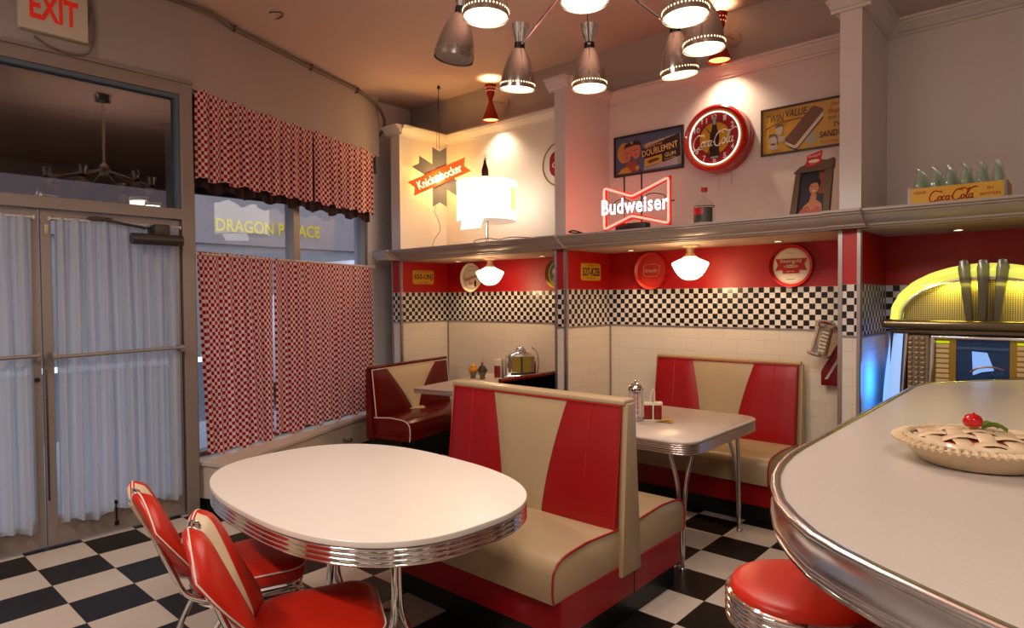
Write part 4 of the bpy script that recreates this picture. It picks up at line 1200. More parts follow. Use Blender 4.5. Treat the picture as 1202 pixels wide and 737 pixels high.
tube(bm, tubepts2(rounded(bt), -.02), .0085, 8, closed=True)
finish(bm, 'neon_tube', NRED, t)
bm = B()
outer = offset_scale([(x, z) for x, z in bt[::-1]], .022); 
if max(abs(q[0]) for q in outer) < .28: outer = offset_scale([(x, z) for x, z in bt[::-1]], -.022)
inner = offset_scale([(x, z) for x, z in bt[::-1]], -.022)
if max(abs(q[0]) for q in inner) > .28: inner = offset_scale([(x, z) for x, z in bt[::-1]], .022)
n = len(outer)
vo = [[bm.verts.new((x, y, z)) for x, z in outer] for y in (-.004, .006)]; vi = [[bm.verts.new((x, y, z)) for x, z in inner] for y in (-.004, .006)]
for i in range(n):
    j = (i+1) % n
    bm.faces.new((vo[0][i], vo[0][j], vi[0][j], vi[0][i])); bm.faces.new((vo[1][i], vi[1][i], vi[1][j], vo[1][j]))
    bm.faces.new((vo[0][i], vo[1][i], vo[1][j], vo[0][j])); bm.faces.new((vi[0][i], vi[0][j], vi[1][j], vi[1][i]))
finish(bm, 'red_backing', mat('neon_backing', '#c01010', .4), t, smooth=False)
bm = B(); text_bm(bm, 'Budweiser', .57, .12, .0, .205, -.04, bold=.018, spacing=1.1); finish(bm, 'neon_lettering', NWH, t, smooth=False)
bm = B()
tube(bm, [(-.11, .01, -.0), (-.11, .01, .44), (-.13, .01, .46)], .006, 6); tube(bm, [(.04, .01, .0), (.04, .01, .46), (.02, .01, .48)], .006, 6)
tube(bm, [(-.3, .012, .2), (.31, .012, .215)], .005, 6)
tube(bm, [(-.22, .012, .22), (-.13, .012, .27), (-.05, .012, .22), (-.13, .012, .16)], .004, 6, closed=True, sub=4); tube(bm, [(.0, .012, .2), (.1, .012, .285), (.24, .012, .25), (.1, .012, .17)], .004, 6, closed=True, sub=4)
finish(bm, 'hanger_frame', BLACKP, t)
bm = B(); box(bm, -.19, .08, .0, .09, 0, .075, .012); finish(bm, 'transformer', BLACKP, t, ang=40)
light('AREA', 'neon_glow', (-2.66, 4.36, LZ+.2), 2.6, (1, .16, .12), .5, (-3.3, 4.5, LZ+.35), sy=.3)
light('POINT', 'neon_glow', (-2.62, 4.30, LZ+.22), 1.1, (1, .25, .2), .12)

# liquor bottle
t = thing('glass_bottle', 'clear round-shouldered bottle with red label beside the neon sign', 'bottle', (-2.035, 4.36, LZ))
bm = B(); lathe(bm, [(0, 0), (.07, 0), (.073, .01), (.073, .13), (.062, .16), (.03, .185), (.02, .2), (.019, .24), (.022, .245), (.0, .245)], seg=36); finish(bm, 'glass', CGLASS, t, ang=50)
bm = B(); lathe(bm, [(.0, .242), (.023, .242), (.023, .27), (0, .27)], seg=20); finish(bm, 'cap', REDP, t, ang=40)
bm = B(); lathe(bm, [(.0745, .02), (.0745, .125)], seg=18, cap=False, a0=R(215), a1=R(345)); finish(bm, 'label', col('#3a3d34', .5), t)
bm = B(); lathe(bm, [(.0755, .075), (.0755, .12)], seg=14, cap=False, a0=R(215), a1=R(290)); finish(bm, 'red_label', REDP, t)
bm = B(); lathe(bm, [(.0735, .132), (.0742, .137)], seg=30, cap=False); finish(bm, 'band', DKP, t)

# portrait frame
t = thing('picture_frame', 'old carved wooden frame with a portrait advert leaning on the ledge', 'picture', (-1.325, 4.40, LZ), R(-6))
fr = bpy.data.objects.new('frame', None)
def tilt(o): o.rotation_euler = (R(-9), 0, 0)
W_, H_ = .105, .335
bm = B()
prism(bm, [(-.13, 0), (-.085, 0), (-.075, .30), (-.105, .32)], -.03, 0, 'y'); prism(bm, [(.085, 0), (.12, 0), (.125, .325), (.08, .30)], -.03, 0, 'y')
prism(bm, [(-.12, .30), (-.08, .335), (-.05, .345), (-.03, .375), (.03, .39), (.06, .365), (.09, .36), (.13, .37), (.13, .31), (.08, .295), (-.08, .295)], -.035, 0, 'y')
prism(bm, [(-.13, -.0), (.12, -.0), (.12, .012), (-.13, .012)], -.03, 0, 'y')
o = finish(bm, 'frame', WOOD_OLD, t, smooth=False); tilt(o)
SK = col('#b4714e', .5); HAIR = col('#1c1210', .5)
o = art('portrait', t, [(col('#201c28', .5), [[(-.087, .012), (.087, .012), (.082, .30), (-.08, .30)]]), (col('#7a3a20', .5), [[(.035, .15), (.087, .15), (.082, .30), (.04, .30)]]),
    (HAIR, [circ(.045, .008, .222, 24, 1.0)]), (SK, [[(-.07, .012), (-.05, .07), (-.012, .105), (-.004, .15), (.03, .15), (.03, .11), (.065, .085), (.075, .012)]]), (SK, [circ(.03, .012, .19, 22, 1.32)]),
    (col('#a8503e', .5), [[(-.085, .012), (-.06, .055), (-.02, .075), (.0, .04), (.03, .07), (.06, .06), (.07, .012)]]), (HAIR, [[(-.02, .205), (-.018, .24), (.01, .256), (.04, .24), (.044, .2), (.03, .225), (.0, .222)], circ(.004, .002, .198, 8, .6), circ(.004, .024, .198, 8, .6)]), (CRM, [circ(.010, .014, .17, 10, .35)])], y=-.008)
tilt(o)
o = art('topper', t, [(REDP, [[(-.04, .325), (.055, .34), (.06, .43), (-.035, .405)]]), (CRM, [circ(.036, .01, .362, 20, .3)])], y=-.036); tilt(o)
bm = B(); text_bm(bm, 'Rheingold', .075, .026, .012, .395, -.0395, rot=.16, bold=.01); text_bm(bm, 'Extra Dry', .04, .01, .01, .343, -.0395, rot=.16); o = finish(bm, 'lettering', col('#e0b0a0', .5), t, smooth=False); tilt(o)

# Knickerbocker star sign
sc0 = Vector((-5.125, 4.62, 2.83))
t = thing('star_sign', 'hanging grey star sign with a glowing red lettered banner', 'sign', sc0, R(48))
def swallow(L, w, ang, notch=.045):
    pts = [(-L, -w), (-L+notch, 0), (-L, w), (L, w), (L-notch, 0), (L, -w)]
    return [(x*math.cos(ang)-z*math.sin(ang), x*math.sin(ang)+z*math.cos(ang)) for x, z in pts]
GREYS = mat('sign_grey', '#8a8070', .6)
bm = B()
prism(bm, swallow(.315, .075, R(90)), -.006, 0, 'y'); prism(bm, swallow(.30, .07, R(-33)), -.012, -.007, 'y')
finish(bm, 'star', GREYS, t, smooth=False)
bm = B(); prism(bm, swallow(.33, .078, R(24)), -.034, -.026, 'y'); ban = finish(bm, 'banner', mat('lit_banner', '#e03c10', .4, emit='#ff4a12', es=.9), t, smooth=False)
bm = B(); text_bm(bm, 'Knickerbocker', .5, .09, 0, 0, -.035, rot=R(24), bold=.01); finish(bm, 'lettering', mat('lit_lettering', '#fff0c8', .4, emit='#ffe6a0', es=1.6), t, smooth=False)
bm = B(); ball(bm, (-.01, -.055, -.02), .03, 1.3, .6, 1); finish(bm, 'bulb', emit_mat('sign_bulb', '#ffd890', 28), t)
bm = B(); tube(bm, [(0, 0, .3), (-.004, 0, .955)], .003, 5); tube(bm, [(-.03, .0, .3), (-.02, 0, .6), (0, 0, .95)], .002, 5); lathe(bm, [(.0, .93), (.02, .93), (.012, .96), (0, .96)], seg=12); finish(bm, 'hanging_wire', mat('dark_wire', '#1e1712', .5), t)
bm = B(); tube(bm, [(-.04, 0, -.3), (-.06, .0, -.36), (-.02, 0, -.45), (.0, 0, -.56), (-.06, 0, -.66), (-.09, 0, -.76)], .003, 5, sub=5); finish(bm, 'cord', mat('grey_cable', '#6d6257', .6), t)
light('POINT', 'sign_glow', (sc0.x-.10, sc0.y+.10, sc0.z), 9, (1, .58, .14), .05)
light('POINT', 'sign_glow', (sc0.x+.10, sc0.y-.12, sc0.z-.02), 2.6, (1, .66, .25), .04)

# drum sign lamp
t = thing('drum_lamp', 'large glowing white drum sign on a pole with bottle on top', 'lamp', (-4.32, 4.50, LZ))
bm = B(); lathe(bm, [(0, 0), (.09, 0), (.09, .012), (.02, .02), (.016, .03), (.016, .24), (0, .24)], seg=24); finish(bm, 'pole', CHROME2, t, ang=40)
DR = mat('lit_drum', '#fff6e6', .4, emit='#fff1dc', es=3.0)
bm = B(); lathe(bm, [(.283, .235), (.288, .24), (.288, .61), (.283, .615)], seg=64, cap=False); finish(bm, 'drum', DR, t, ang=60)
bm = B(); lathe(bm, [(0, .645), (.15, .64), (.27, .622), (.284, .615), (.284, .607)], seg=64, cap=False); lathe(bm, [(.0, .245), (.27, .235), (.284, .232), (.284, .24)], seg=64, cap=False); finish(bm, 'rims', mat('drum_rim', '#e8dccb', .4, emit='#fff0dc', es=.25), t, ang=50)
bm = B(); lathe(bm, [(.2895, .32), (.2895, .54)], seg=6, cap=False, a0=R(4), a1=R(30)); finish(bm, 'faded_print', mat('lit_print', '#f6e6b0', .4, emit='#fbe08c', es=1.0), t)
bm = B(); prism(bm, [(-.16, .155), (.1, .155), (.14, .235), (-.14, .235)], -.2, -.19, 'y'); finish(bm, 'tag_panel', mat('lit_tag', '#ffffff', .4, emit='#fff6ee', es=2.4), t, smooth=False)
bm = B(); lathe(bm, [(0, .64), (.032, .64), (.034, .66), (.034, .73), (.026, .76), (.014, .80), (.012, .83), (.0, .83)], (-.02, 0, 0), seg=24); finish(bm, 'bottle', mat('cola_brown', '#4c1710', .2), t, ang=50)
bm = B(); lathe(bm, [(.013, .825), (.016, .83), (.014, .845), (0, .846)], (-.02, 0, 0), seg=16); tube(bm, [(-.06, 0, .87), (.02, 0, .865)], .003, 5); tube(bm, [(-.02, 0, .845), (-.02, 0, .89)], .003, 5); finish(bm, 'bottle_cap', mat('cap_cream', '#d8c7a4', .4), t)
bm = B(); tube(bm, [(-4.3, 4.4, LZ+.006), (-4.2, 4.2, LZ+.02), (-4.0, 4.17, LZ+.03), (-3.85, 4.17, LZ+.01), (-3.7, 4.16, LZ+.02), (-3.5, 4.3, LZ+.006)], .004, 5, sub=5)
tag(finish(bm, 'power_cord', mat('grey_cable', '#6d6257', .6)), 'thin power cord lying along the ledge beside the drum sign', 'cord')
bm = B(); tube(bm, [(-3.02, 4.3, LZ+.004), (-3.06, 4.2, LZ+.03), (-3.1, 4.18, LZ+.02), (-3.0, 4.19, LZ+.004)], .006, 6, sub=4)
tag(finish(bm, 'power_cord', BLACKP), 'short black cord end on the ledge left of the neon sign', 'cord')

# round sign with rope border
t = thing('round_sign', 'round rope-edged sign with red centre half hidden by middle pillar', 'sign', (-3.80, YB, 2.835))
bm = B(); lathe(bm, [(0, -.02), (.205, -.02), (.205, 0), (0, 0)], seg=64, axis='y'); finish(bm, 'disc', WALL_W, t, ang=40)
bm = B()
for k in range(2): tube(bm, [((.208+.004*math.cos(i*PI/2+k*PI))*math.cos(2*PI*i/160), -.02+.005*math.sin(i*PI/2+k*PI), (.208+.004*math.cos(i*PI/2+k*PI))*math.sin(2*PI*i/160)) for i in range(160)], .006, 6, closed=True)
finish(bm, 'rope_rim', mat('rope_gold', '#a8843c', .5, .3), t)
art('emblem', t, [(col('#8e1418', .4), [rrect(.29, .25, .09, .02, .005)])], y=-.02)
bm = B(); text_bm(bm, 'cloy', .24, .11, .03, 0, -.022, shear=.25, bold=.0); finish(bm, 'lettering', CRM, t, smooth=False)

# gum poster
def frame_rect(bm, x0, x1, z0, z1, w, y0, y1):
    box(bm, x0, x1, y0, y1, z0, z0+w); box(bm, x0, x1, y0, y1, z1-w, z1); box(bm, x0, x0+w, y0, y1, z0+w, z1-w); box(bm, x1-w, x1, y0, y1, z0+w, z1-w)
t = thing('poster', 'framed blue chewing gum advert with two faces, left of the round clock', 'poster', (-2.848, YB, 2.797))
bm = B(); frame_rect(bm, -.337, .337, -.178, .178, .012, -.025, 0); finish(bm, 'frame', mat('dark_frame', '#33211a', .4), t, smooth=False)
BL = col('#4a5876', .45); FACE = col('#b5745c', .5); YH = col('#b08a38', .5)
def ell(cx, cz, rx, rz, n=22): return [(cx+rx*math.cos(2*PI*i/n), cz+rz*math.sin(2*PI*i/n)) for i in range(n)]
art('picture', t, [(BL, [[(-.328, -.168), (.328, -.168), (.328, .168), (-.328, .168)]]), (col('#9a9694', .5), [[(-.02, .08), (.31, .12), (.32, -.14), (-.04, -.15)]]), (col('#32221c', .5), [[(-.06, .035), (.30, .12), (.31, -.07), (.14, -.105), (.14, -.05), (-.04, -.05)]]),
     (YH, [ell(-.235, .03, .07, .09)]), (YH, [ell(-.165, .06, .03, .06)]), (FACE, [ell(-.205, .02, .045, .075)]), (FACE, [ell(-.115, .035, .045, .075)]),
     (col('#8c4a3a', .5), [[(-.27, -.15), (-.2, -.06), (-.12, -.05), (-.08, -.15)]]), (YH, [[(-.30, -.155), (-.26, -.11), (-.2, -.1), (-.15, -.155)], ell(-.1, -.12, .02, .02)]),
     (col('#2a1c1a', .5), [[(-.24, .06), (-.22, .10), (-.17, .11), (-.15, .08), (-.2, .075)], [(-.16, .08), (-.13, .12), (-.08, .11), (-.06, .07), (-.11, .085)], ell(-.218, .02, .008, .004), ell(-.192, .022, .008, .004), ell(-.13, .037, .008, .004), ell(-.102, .04, .008, .004)]),
     (col('#8c2a22', .5), [ell(-.205, -.02, .012, .005), ell(-.116, -.005, .012, .005)]),
     (col('#b89430', .45), [[(-.02, -.12), (.14, -.10), (.14, -.035), (-.02, -.055)]]), (col('#5a4020', .5), [[(-.0, -.087), (.02, -.068), (.1, -.058), (.12, -.07), (.1, -.085), (.02, -.1)]])], y=-.008, step=.0008, thick=.0008)
bm = B(); text_bm(bm, 'DOUBLEMINT', .34, .055, .12, .01, -.0185, rot=.12, bold=.01); text_bm(bm, 'GUM', .10, .032, .22, -.045, -.0185, rot=.1, bold=.01)
text_bm(bm, 'An Everlasting', .2, .024, .06, .075, -.0185, rot=.16); text_bm(bm, 'Satisfying Treat', .17, .024, .06, .048, -.0185, rot=.14); text_bm(bm, 'Enjoy Daily', .1, .014, .22, -.08, -.0185, rot=.1)
finish(bm, 'lettering', col('#d8b070', .5), t, smooth=False)
# ice cream poster
t = thing('poster', 'framed yellow ice cream sandwich advert right of the clock', 'poster', (-1.42, YB, 2.785))
bm = B(); frame_rect(bm, -.445, .275, -.175, .175, .011, -.025, 0); finish(bm, 'frame', mat('dark_frame', '#33211a', .4), t, smooth=False)
YB_ = col('#c9971e', .35); SB = col('#6c4430', .5); OUT = col('#d8cbb4', .5)
art('picture', t, [(YB_, [[(-.436, -.166), (.266, -.166), (.266, .166), (-.436, .166)]]), (col('#a8a090', .4), [ell(-.085, -.095, .04, .045)]),
    (col('#4e2e22', .5), [[(-0.27, -0.115), (-0.201, -0.16), (-0.181, -0.155), (0.0, 0.06), (0.0, 0.04), (-0.185, -0.165)]]), (OUT, [[(-0.266, -0.085), (-0.266, -0.105), (-0.201, -0.15), (-0.181, -0.145), (0.0, 0.055), (-0.004, 0.085), (-0.201, -0.11)]]),
    (SB, [[(-0.27, -0.07), (-0.262, -0.09), (-0.204, -0.125), (-0.189, -0.12), (-0.004, 0.085), (0.0, 0.105), (-0.062, 0.14), (-0.077, 0.135)]]),
    (col('#b8a898', .5), [ell(-.31, .005, .028, .036), ell(-.355, -.06, .033, .042), [(-.34, -.03), (-.27, -.05), (-.27, -.08), (-.31, -.09)], [(-.39, -.12), (-.38, -.09), (-.33, -.09), (-.31, -.13), (-.36, -.14)]]),
    (col('#5a5048', .5), [[(-.34, .02), (-.33, .045), (-.29, .05), (-.28, .03), (-.31, .03)], [(-.39, -.045), (-.38, -.018), (-.34, -.015), (-.325, -.035), (-.36, -.035)]]),
    (col('#8e2f12', .5), [[(-.41, .02), (-.30, .055), (-.14, .065), (-.14, .073), (-.30, .066), (-.41, .03)]])], y=-.008, step=.001, thick=.001)
bm = B(); text_bm(bm, 'TWIN', .13, .055, -.34, .095, -.017, shear=.2, bold=.01); text_bm(bm, 'VALUE', .155, .055, -.185, .115, -.017, shear=.2, bold=.01)
text_bm(bm, 'Delicious', .14, .022, .12, .125, -.017, shear=.3); text_bm(bm, 'ICE CREAM', .19, .02, .13, .03, -.017); text_bm(bm, 'TWIN', .13, .03, .13, -.02, -.017, shear=.2); text_bm(bm, 'SANDWICH', .25, .045, .10, -.08, -.017, shear=.2, bold=.01)
finish(bm, 'lettering', col('#3c2c14', .5), t, smooth=False)
bm = B(); text_bm(bm, 'Supreme', .2, .04, .13, .075, -.017, shear=.3, bold=.01); text_bm(bm, 'TWO FOR THE PRICE', .26, .014, .11, -.135, -.017); finish(bm, 'red_lettering', col('#a03c14', .5), t, smooth=False)
bm = B(); box(bm, -.436, .266, -.021, -.0195, -.166, .166); finish(bm, 'pane', glass_mat('picture_glass', (1, 1, 1), .6, .0), t, smooth=False)

# clock
t = thing('wall_clock', 'round red neon clock with yellow centre and a cola bottle', 'clock', (-2.185, YB, 2.785))
RC = .262
bm = B(); lathe(bm, [(0, -.13), (RC*.84, -.13), (RC*.86, -.15), (RC*.93, -.155), (RC*.99, -.14), (RC*1.0, -.11), (RC*1.0, -.075), (RC*.985, -.07), (RC*1.0, -.062), (RC*1.0, -.0), (0, 0)], seg=80, axis='y')
finish(bm, 'case', mat('clock_red', '#b00d10', .22, coat=.4), t, ang=40)
bm = B(); lathe(bm, [(RC*.84, -.135), (RC*.85, -.137), (RC*.76, -.133)], seg=80, axis='y', cap=False); lathe(bm, [(0, -.1305), (RC*.85, -.1315)], seg=80, axis='y', cap=False); finish(bm, 'gold_ring', col('#b8821c', .4), t)
art('dial', t, [(mat('dial_red', '#9c1418', .35), [circ(RC*.80, n=64)]), (mat('dial_yellow', '#cf9a14', .4), [circ(RC*.47, n=48)])], y=-.131)
bm = B(); tube(bm, [(RC*.775*math.cos(2*PI*i/72), -.143, RC*.775*math.sin(2*PI*i/72)) for i in range(72)], .0055, 8, closed=True); finish(bm, 'neon_ring', mat('neon_ring_white', '#ffffff', .3, emit='#fff4ea', es=1.5), t)
bm = B()
for k in range(1, 13):
    if k == 3 or k == 9 or k == 12: continue
    a = PI/2-2*PI*k/12; text_bm(bm, str(k), .026+.022*(k >= 10), .042, RC*.64*math.cos(a), RC*.64*math.sin(a), -.1355, bold=.02)
text_bm(bm, '12', .042, .036, 0, RC*.64, -.1355, bold=.02)
finish(bm, 'numerals', col('#e6ddd0', .4), t, smooth=False)
bt_ = [(.0, -.135), (.03, -.135), (.034, -.12), (.030, -.06), (.026, -.045), (.032, -.01), (.03, .02), (.018, .06), (.013, .09), (.014, .10), (.012, .14), (0, .14)]
bp_ = [(x*1.25, z*1.18) for x, z in bt_]+[(-x*1.25, z*1.18) for x, z in bt_[::-1] if x > 0]
art('bottle_picture', t, [(col('#3a1b14', .3), [bp_]), (col('#9fb0a8', .4), [[(-.013, .105), (.013, .105), (.013, .165), (-.013, .165)], [(-.03, -.155), (.03, -.155), (.033, -.142), (-.033, -.142)]])], y=-.136)
bm = B(); script_bm(bm, .36, .005, -.01, -.1405, r=.075, shear=.28, rot=.04); finish(bm, 'lettering', col('#dcd4c8', .4), t)
bm = B(); prism(bm, [(-.004, -.02), (.004, -.02), (.003, .1), (0, .12), (-.003, .1)], -.143, -.142, 'y'); o = finish(bm, 'hour_hand', BLACKP, t, smooth=False, rot=(0, R(-38), 0))
bm = B(); prism(bm, [(-.004, -.03), (.004, -.03), (.003, .14), (0, .16), (-.003, .14)], -.144, -.143, 'y'); o = finish(bm, 'minute_hand', BLACKP, t, smooth=False, rot=(0, R(205), 0))
bm = B(); tube(bm, [(.08, -.01, -.24), (.085, -.005, -.36)], .002, 5); tube(bm, [(-.02, -.01, -.26), (-.02, -.005, -.38)], .0015, 5); finish(bm, 'cord', mat('white_cord', '#b8a69c', .5), t)

# bottle crate
t = thing('bottle_crate', 'yellow wooden soda crate with red lettering on the ledge', 'crate', (-.535, 4.42, LZ))
cw, cd, ch = .225, .15, .098
bm = B(); box(bm, -cw, cw, -cd, -cd+.012, 0, ch); box(bm, -cw, cw, cd-.012, cd, 0, ch); box(bm, -cw, -cw+.012, -cd, cd, 0, ch+.008); box(bm, cw-.012, cw, -cd, cd, 0, ch+.008); box(bm, -cw, cw, -cd, cd, 0, .01)
for i in range(1, 6): box(bm, -.216+i*.072-.002, -.216+i*.072+.002, -cd+.012, cd-.012, .01, .07)
finish(bm, 'box', YELLOWP, t, smooth=False)
bm = B()
for x in (-cw-.001, cw-.012): box(bm, x, x+.013, -cd-.002, -cd+.02, 0, ch+.002)
for x in (cw-.0, ): box(bm, x, x+.0015, -cd-.001, -cd+.02, 0, ch)
for z in (.02, .05, .08): lathe(bm, [(0, -.002), (.003, 0)], (cw-.005, -cd-.002, z), 8, 'y', cap=False)
finish(bm, 'metal_corner', mat('zinc', '#77706c', .4, .7), t, smooth=False)
bm = B(); script_bm(bm, .22, -.01, .045, -cd-.001, r=.10, shear=.25, h=.075); text_bm(bm, 'DRINK', .06, .016, -.165, .072, -cd-.001, bold=.01); text_bm(bm, 'IN', .025, .014, .155, .066, -cd-.001, bold=.01); text_bm(bm, 'BOTTLES', .09, .014, .155, .035, -cd-.001, bold=.01)
finish(bm, 'lettering', col('#9c2a12', .5), t, smooth=False)
b0 = thing('soda_bottle', 'empty pale green glass soda bottle standing in the yellow crate', 'bottle', (0, 0, 0), 0, 'green glass bottles in the yellow crate')
bm = B(); lathe(bm, [(0, 0), (.027, 0), (.029, .008), (.029, .05), (.026, .07), (.029, .1), (.027, .125), (.018, .155), (.0125, .175), (.012, .192), (.015, .194), (.015, .203), (.012, .205)], seg=20, cap=False); finish(bm, 'glass', GGLASS, b0, ang=50)
bm = B(); lathe(bm, [(0.0, .008), (.024, .010), (.0245, .03), (0, .03)], seg=16); finish(bm, 'thick_base', GGLASS, b0)
first = True
for i in range(6):
    for j in range(4):
        x = -.535-.18+.072*i; y = 4.42-cd+.03+.03+(j)*.07-.012
        if first: b0.location = (x, y, LZ+.011); first = False
        else: dup(b0, (x, y, LZ+.011))

# ------------------------------------------------------------------ red double-cone wall sconces
SRED = mat('sconce_red', '#a51c10', .35)
for x, lab in ((-4.57, 'red double-cone wall sconce above the left bay'), (-2.13, 'red double-cone wall sconce above the clock, behind the chandelier')):
    t = thing('wall_sconce', lab, 'wall lamp', (x, YB, 3.56))
    yy = -.17
    bm = B()
    for pr_ in ([(.018, -.02), (.03, -.05), (.088, -.20), (.091, -.20), (.09, -.195), (.034, -.045), (.022, -.01), (.022, .02), (.036, .06), (.058, .165), (.062, .165), (.06, .158), (.034, .05), (.018, .02)],):
        lathe(bm, pr_, (0, yy, 0), 36, cap=False)
    finish(bm, 'shade', SRED, t, ang=50)
    bm = B()
    for k in range(14):
        a = 2*PI*k/14
        for zz, rr in ((.13, .0525), (.1, .0455)): ball(bm, (rr*math.cos(a+zz*9), yy+rr*math.sin(a+zz*9), zz), .004, seg=6)
    finish(bm, 'perforation', emit_mat('sconce_hole_%d' % int(-x*10), '#ffb870', 1.5), t)
    bm = B(); lathe(bm, [(0, -.02), (.05, -.018), (.062, -.006), (.062, 0), (0, 0)], (.05, 0, .0), 32, 'y'); tube(bm, [(.05, -.02, 0), (.04, -.08, 0), (.0, yy+.03, 0)], .006, 8); finish(bm, 'wall_plate', mat('sconce_plate', '#b89c90', .4, .3), t, ang=40)
    bm = B(); lathe(bm, [(0, -.165), (.06, -.168), (.078, -.185)], (0, yy, 0), 24, cap=False); finish(bm, 'bulb', mat('sconce_inner', '#ffe0b0', .5, emit='#ffc070', es=1.5), t)
    light('SPOT', 'sconce_down', (x, YB+yy, 3.37), 34, (1, .78, .54), .03, (x+.0, YB-.03, 1.0), 118, 1.0)
    light('SPOT', 'sconce_up', (x, YB+yy, 3.70), 7, (1, .62, .32), .03, (x, YB+yy, 5), 140, .8)

# ------------------------------------------------------------------ chandelier
HX, HY, HZ, ZS = -1.63, 2.33, 2.98, 2.6
t = thing('chandelier', 'chrome spider chandelier with eight perforated cone shades over the dining area', 'chandelier', (HX, HY, HZ))
bm = B(); lathe(bm, [(0, -.07), (.03, -.065), (.055, -.03), (.06, 0), (.055, .03), (.03, .06), (.016, .08), (.014, .72), (.08, .74), (.09, .80), (0, .80)], seg=36); finish(bm, 'hub', CHROME, t, ang=50)
LAMPS = [(-2.077, 2.006, 0, 12), (-1.701, 1.784, 1, 3), (-2.145, 2.482, 1, 8), (-1.886, 2.723, 1, 0), (-1.356, 1.929, 1, 3), (-1.469, 2.838, 1, -10), (-1.153, 2.289, 1, 4), (-1.232, 2.627, 1, 2)]
SHC = mat('brushed_chrome_shade', '#bdb2aa', .2, .92)
LIT = emit_mat('lit_diffuser', '#ffe0b0', 3.2); HOLE = emit_mat('lit_hole', '#ffdca8', 2.6)
DIM = mat('unlit_diffuser', '#8c8078', .5)
BLK = mat('collar_black', '#241f1c', .35, .4)
for i, (x, y, lit, tl) in enumerate(LAMPS):
    lx, ly, lz = x-HX, y-HY, ZS-HZ
    ang = math.atan2(ly, lx)
    # tilt outwards a few degrees
    tilt_ = R(abs(tl)*.8)*1.0
    axis = Vector((-math.sin(ang), math.cos(ang), 0))
    rot = Matrix.Rotation(-tilt_ if True else 0, 3, axis)
    base = Vector((lx, ly, lz+.2))
    sh = bpy.data.objects.new('lamp_shade', None)
    bm = B()
    lathe(bm, [(.025, -.0), (.036, -.012), (.051, -.04), (.067, -.08), (.078, -.12), (.0845, -.155), (.0875, -.178), (.0885, -.200), (.0865, -.200), (.0855, -.178), (.0825, -.155), (.076, -.12), (.065, -.08), (.049, -.042), (.034, -.014), (.018, -.004)], seg=48, cap=False)
    sh = finish(bm, 'lamp_shade', SHC, t, ang=60); sh.location = base; sh.rotation_euler = rot.to_euler()
    bm = B(); lathe(bm, [(.0, -.006), (.026, -.006), (.0265, .028), (.0, .028)], seg=28); finish(bm, 'collar', BLK, sh, ang=40)
    bm = B(); lathe(bm, [(.020, .026), (.026, .042), (.037, .075), (.041, .10), (.0455, .118), (.0425, .118), (.038, .10), (.0, .06)], seg=32, cap=False); finish(bm, 'upper_cone', CHROME, sh, ang=60)
    bm = B(); lathe(bm, [(0, -.19), (.082, -.195)], seg=40, cap=False); finish(bm, 'diffuser', LIT if lit else DIM, sh)
    bm = B()
    for k in range(40):
        a = 2*PI*k/40
        ball(bm, (.0870*math.cos(a), .0870*math.sin(a), -.177), .0032, sz=1.3, seg=6)
    finish(bm, 'perforation', HOLE if lit else DIM, sh)
    bm = B(); p1 = base+Vector((-.02*math.cos(ang), -.02*math.sin(ang), .02)); tube(bm, [(.03*math.cos(ang), .03*math.sin(ang), .0), (p1.x, p1.y, p1.z)], .0065, 8); ball(bm, tuple(p1), .011, seg=10); finish(bm, 'arm', CHROME, t)
    if lit:
        light('SPOT', 'lamp_beam', (x, y, ZS-.01), 13.5, (1, .89, .77), .07, (x+.05*math.cos(ang), y+.05*math.sin(ang), 0), 174, .35)
        light('SPOT', 'lamp_uplight', (x, y, ZS+.33), 12, (1, .72, .56), .03, (x, y, 5), 170, .8)

# ------------------------------------------------------------------ things on the rectangular table
T2 = .7505
t = thing('straw_dispenser', 'tall glass straw dispenser with chrome lid and red lettering', 'straw dispenser', (-2.145, 3.60, T2))
bm = B(); lathe(bm, [(0, 0), (.05, 0), (.052, .02), (.044, .03), (.043, .2), (.0, .2)], seg=32); finish(bm, 'glass', CGLASS, t, ang=50)
bm = B(); lathe(bm, [(0, .002), (.049, .002), (.049, .02), (0, .024)], seg=28); finish(bm, 'base', CHROME2, t)
bm = B(); lathe(bm, [(.046, .19), (.048, .2), (.047, .215), (.03, .235), (.012, .24), (.008, .245), (.011, .252), (.006, .262), (0, .264)], seg=32); finish(bm, 'lid', CHROME, t, ang=50)
bm = B()
random.seed(3)
for k in range(26):
    a = random.uniform(0, 6.28); r_ = .034*math.sqrt(random.random()); tube(bm, [(r_*math.cos(a), r_*math.sin(a), .025), (r_*math.cos(a)*.95, r_*math.sin(a)*.95, .19)], .0032, 6)
finish(bm, 'straws', mat('paper_straw', '#e8d8cc', .6), t)
def wrap_text(bm, body, w, h, cz, r, a0, **k):
    v0 = len(bm.verts); text_bm(bm, body, w, h, 0, cz, 0, depth=0, **k); bm.verts.ensure_lookup_table()
    for v in list(bm.verts)[v0:]:
        a = a0+v.co.x/r; v.co.x, v.co.y = r*math.sin(a), -r*math.cos(a)
for_txt = B(); 
for s_, z_, h_ in (('STRAWS', .15, .022), ('DRINK', .115, .018), ('Coca-Cola', .092, .022), ('ICE COLD', .06, .016)): wrap_text(for_txt, s_, .055, h_, z_, .0445, R(25), bold=.01)
finish(for_txt, 'lettering', mat('print_red', '#c04038', .5), t, smooth=False)

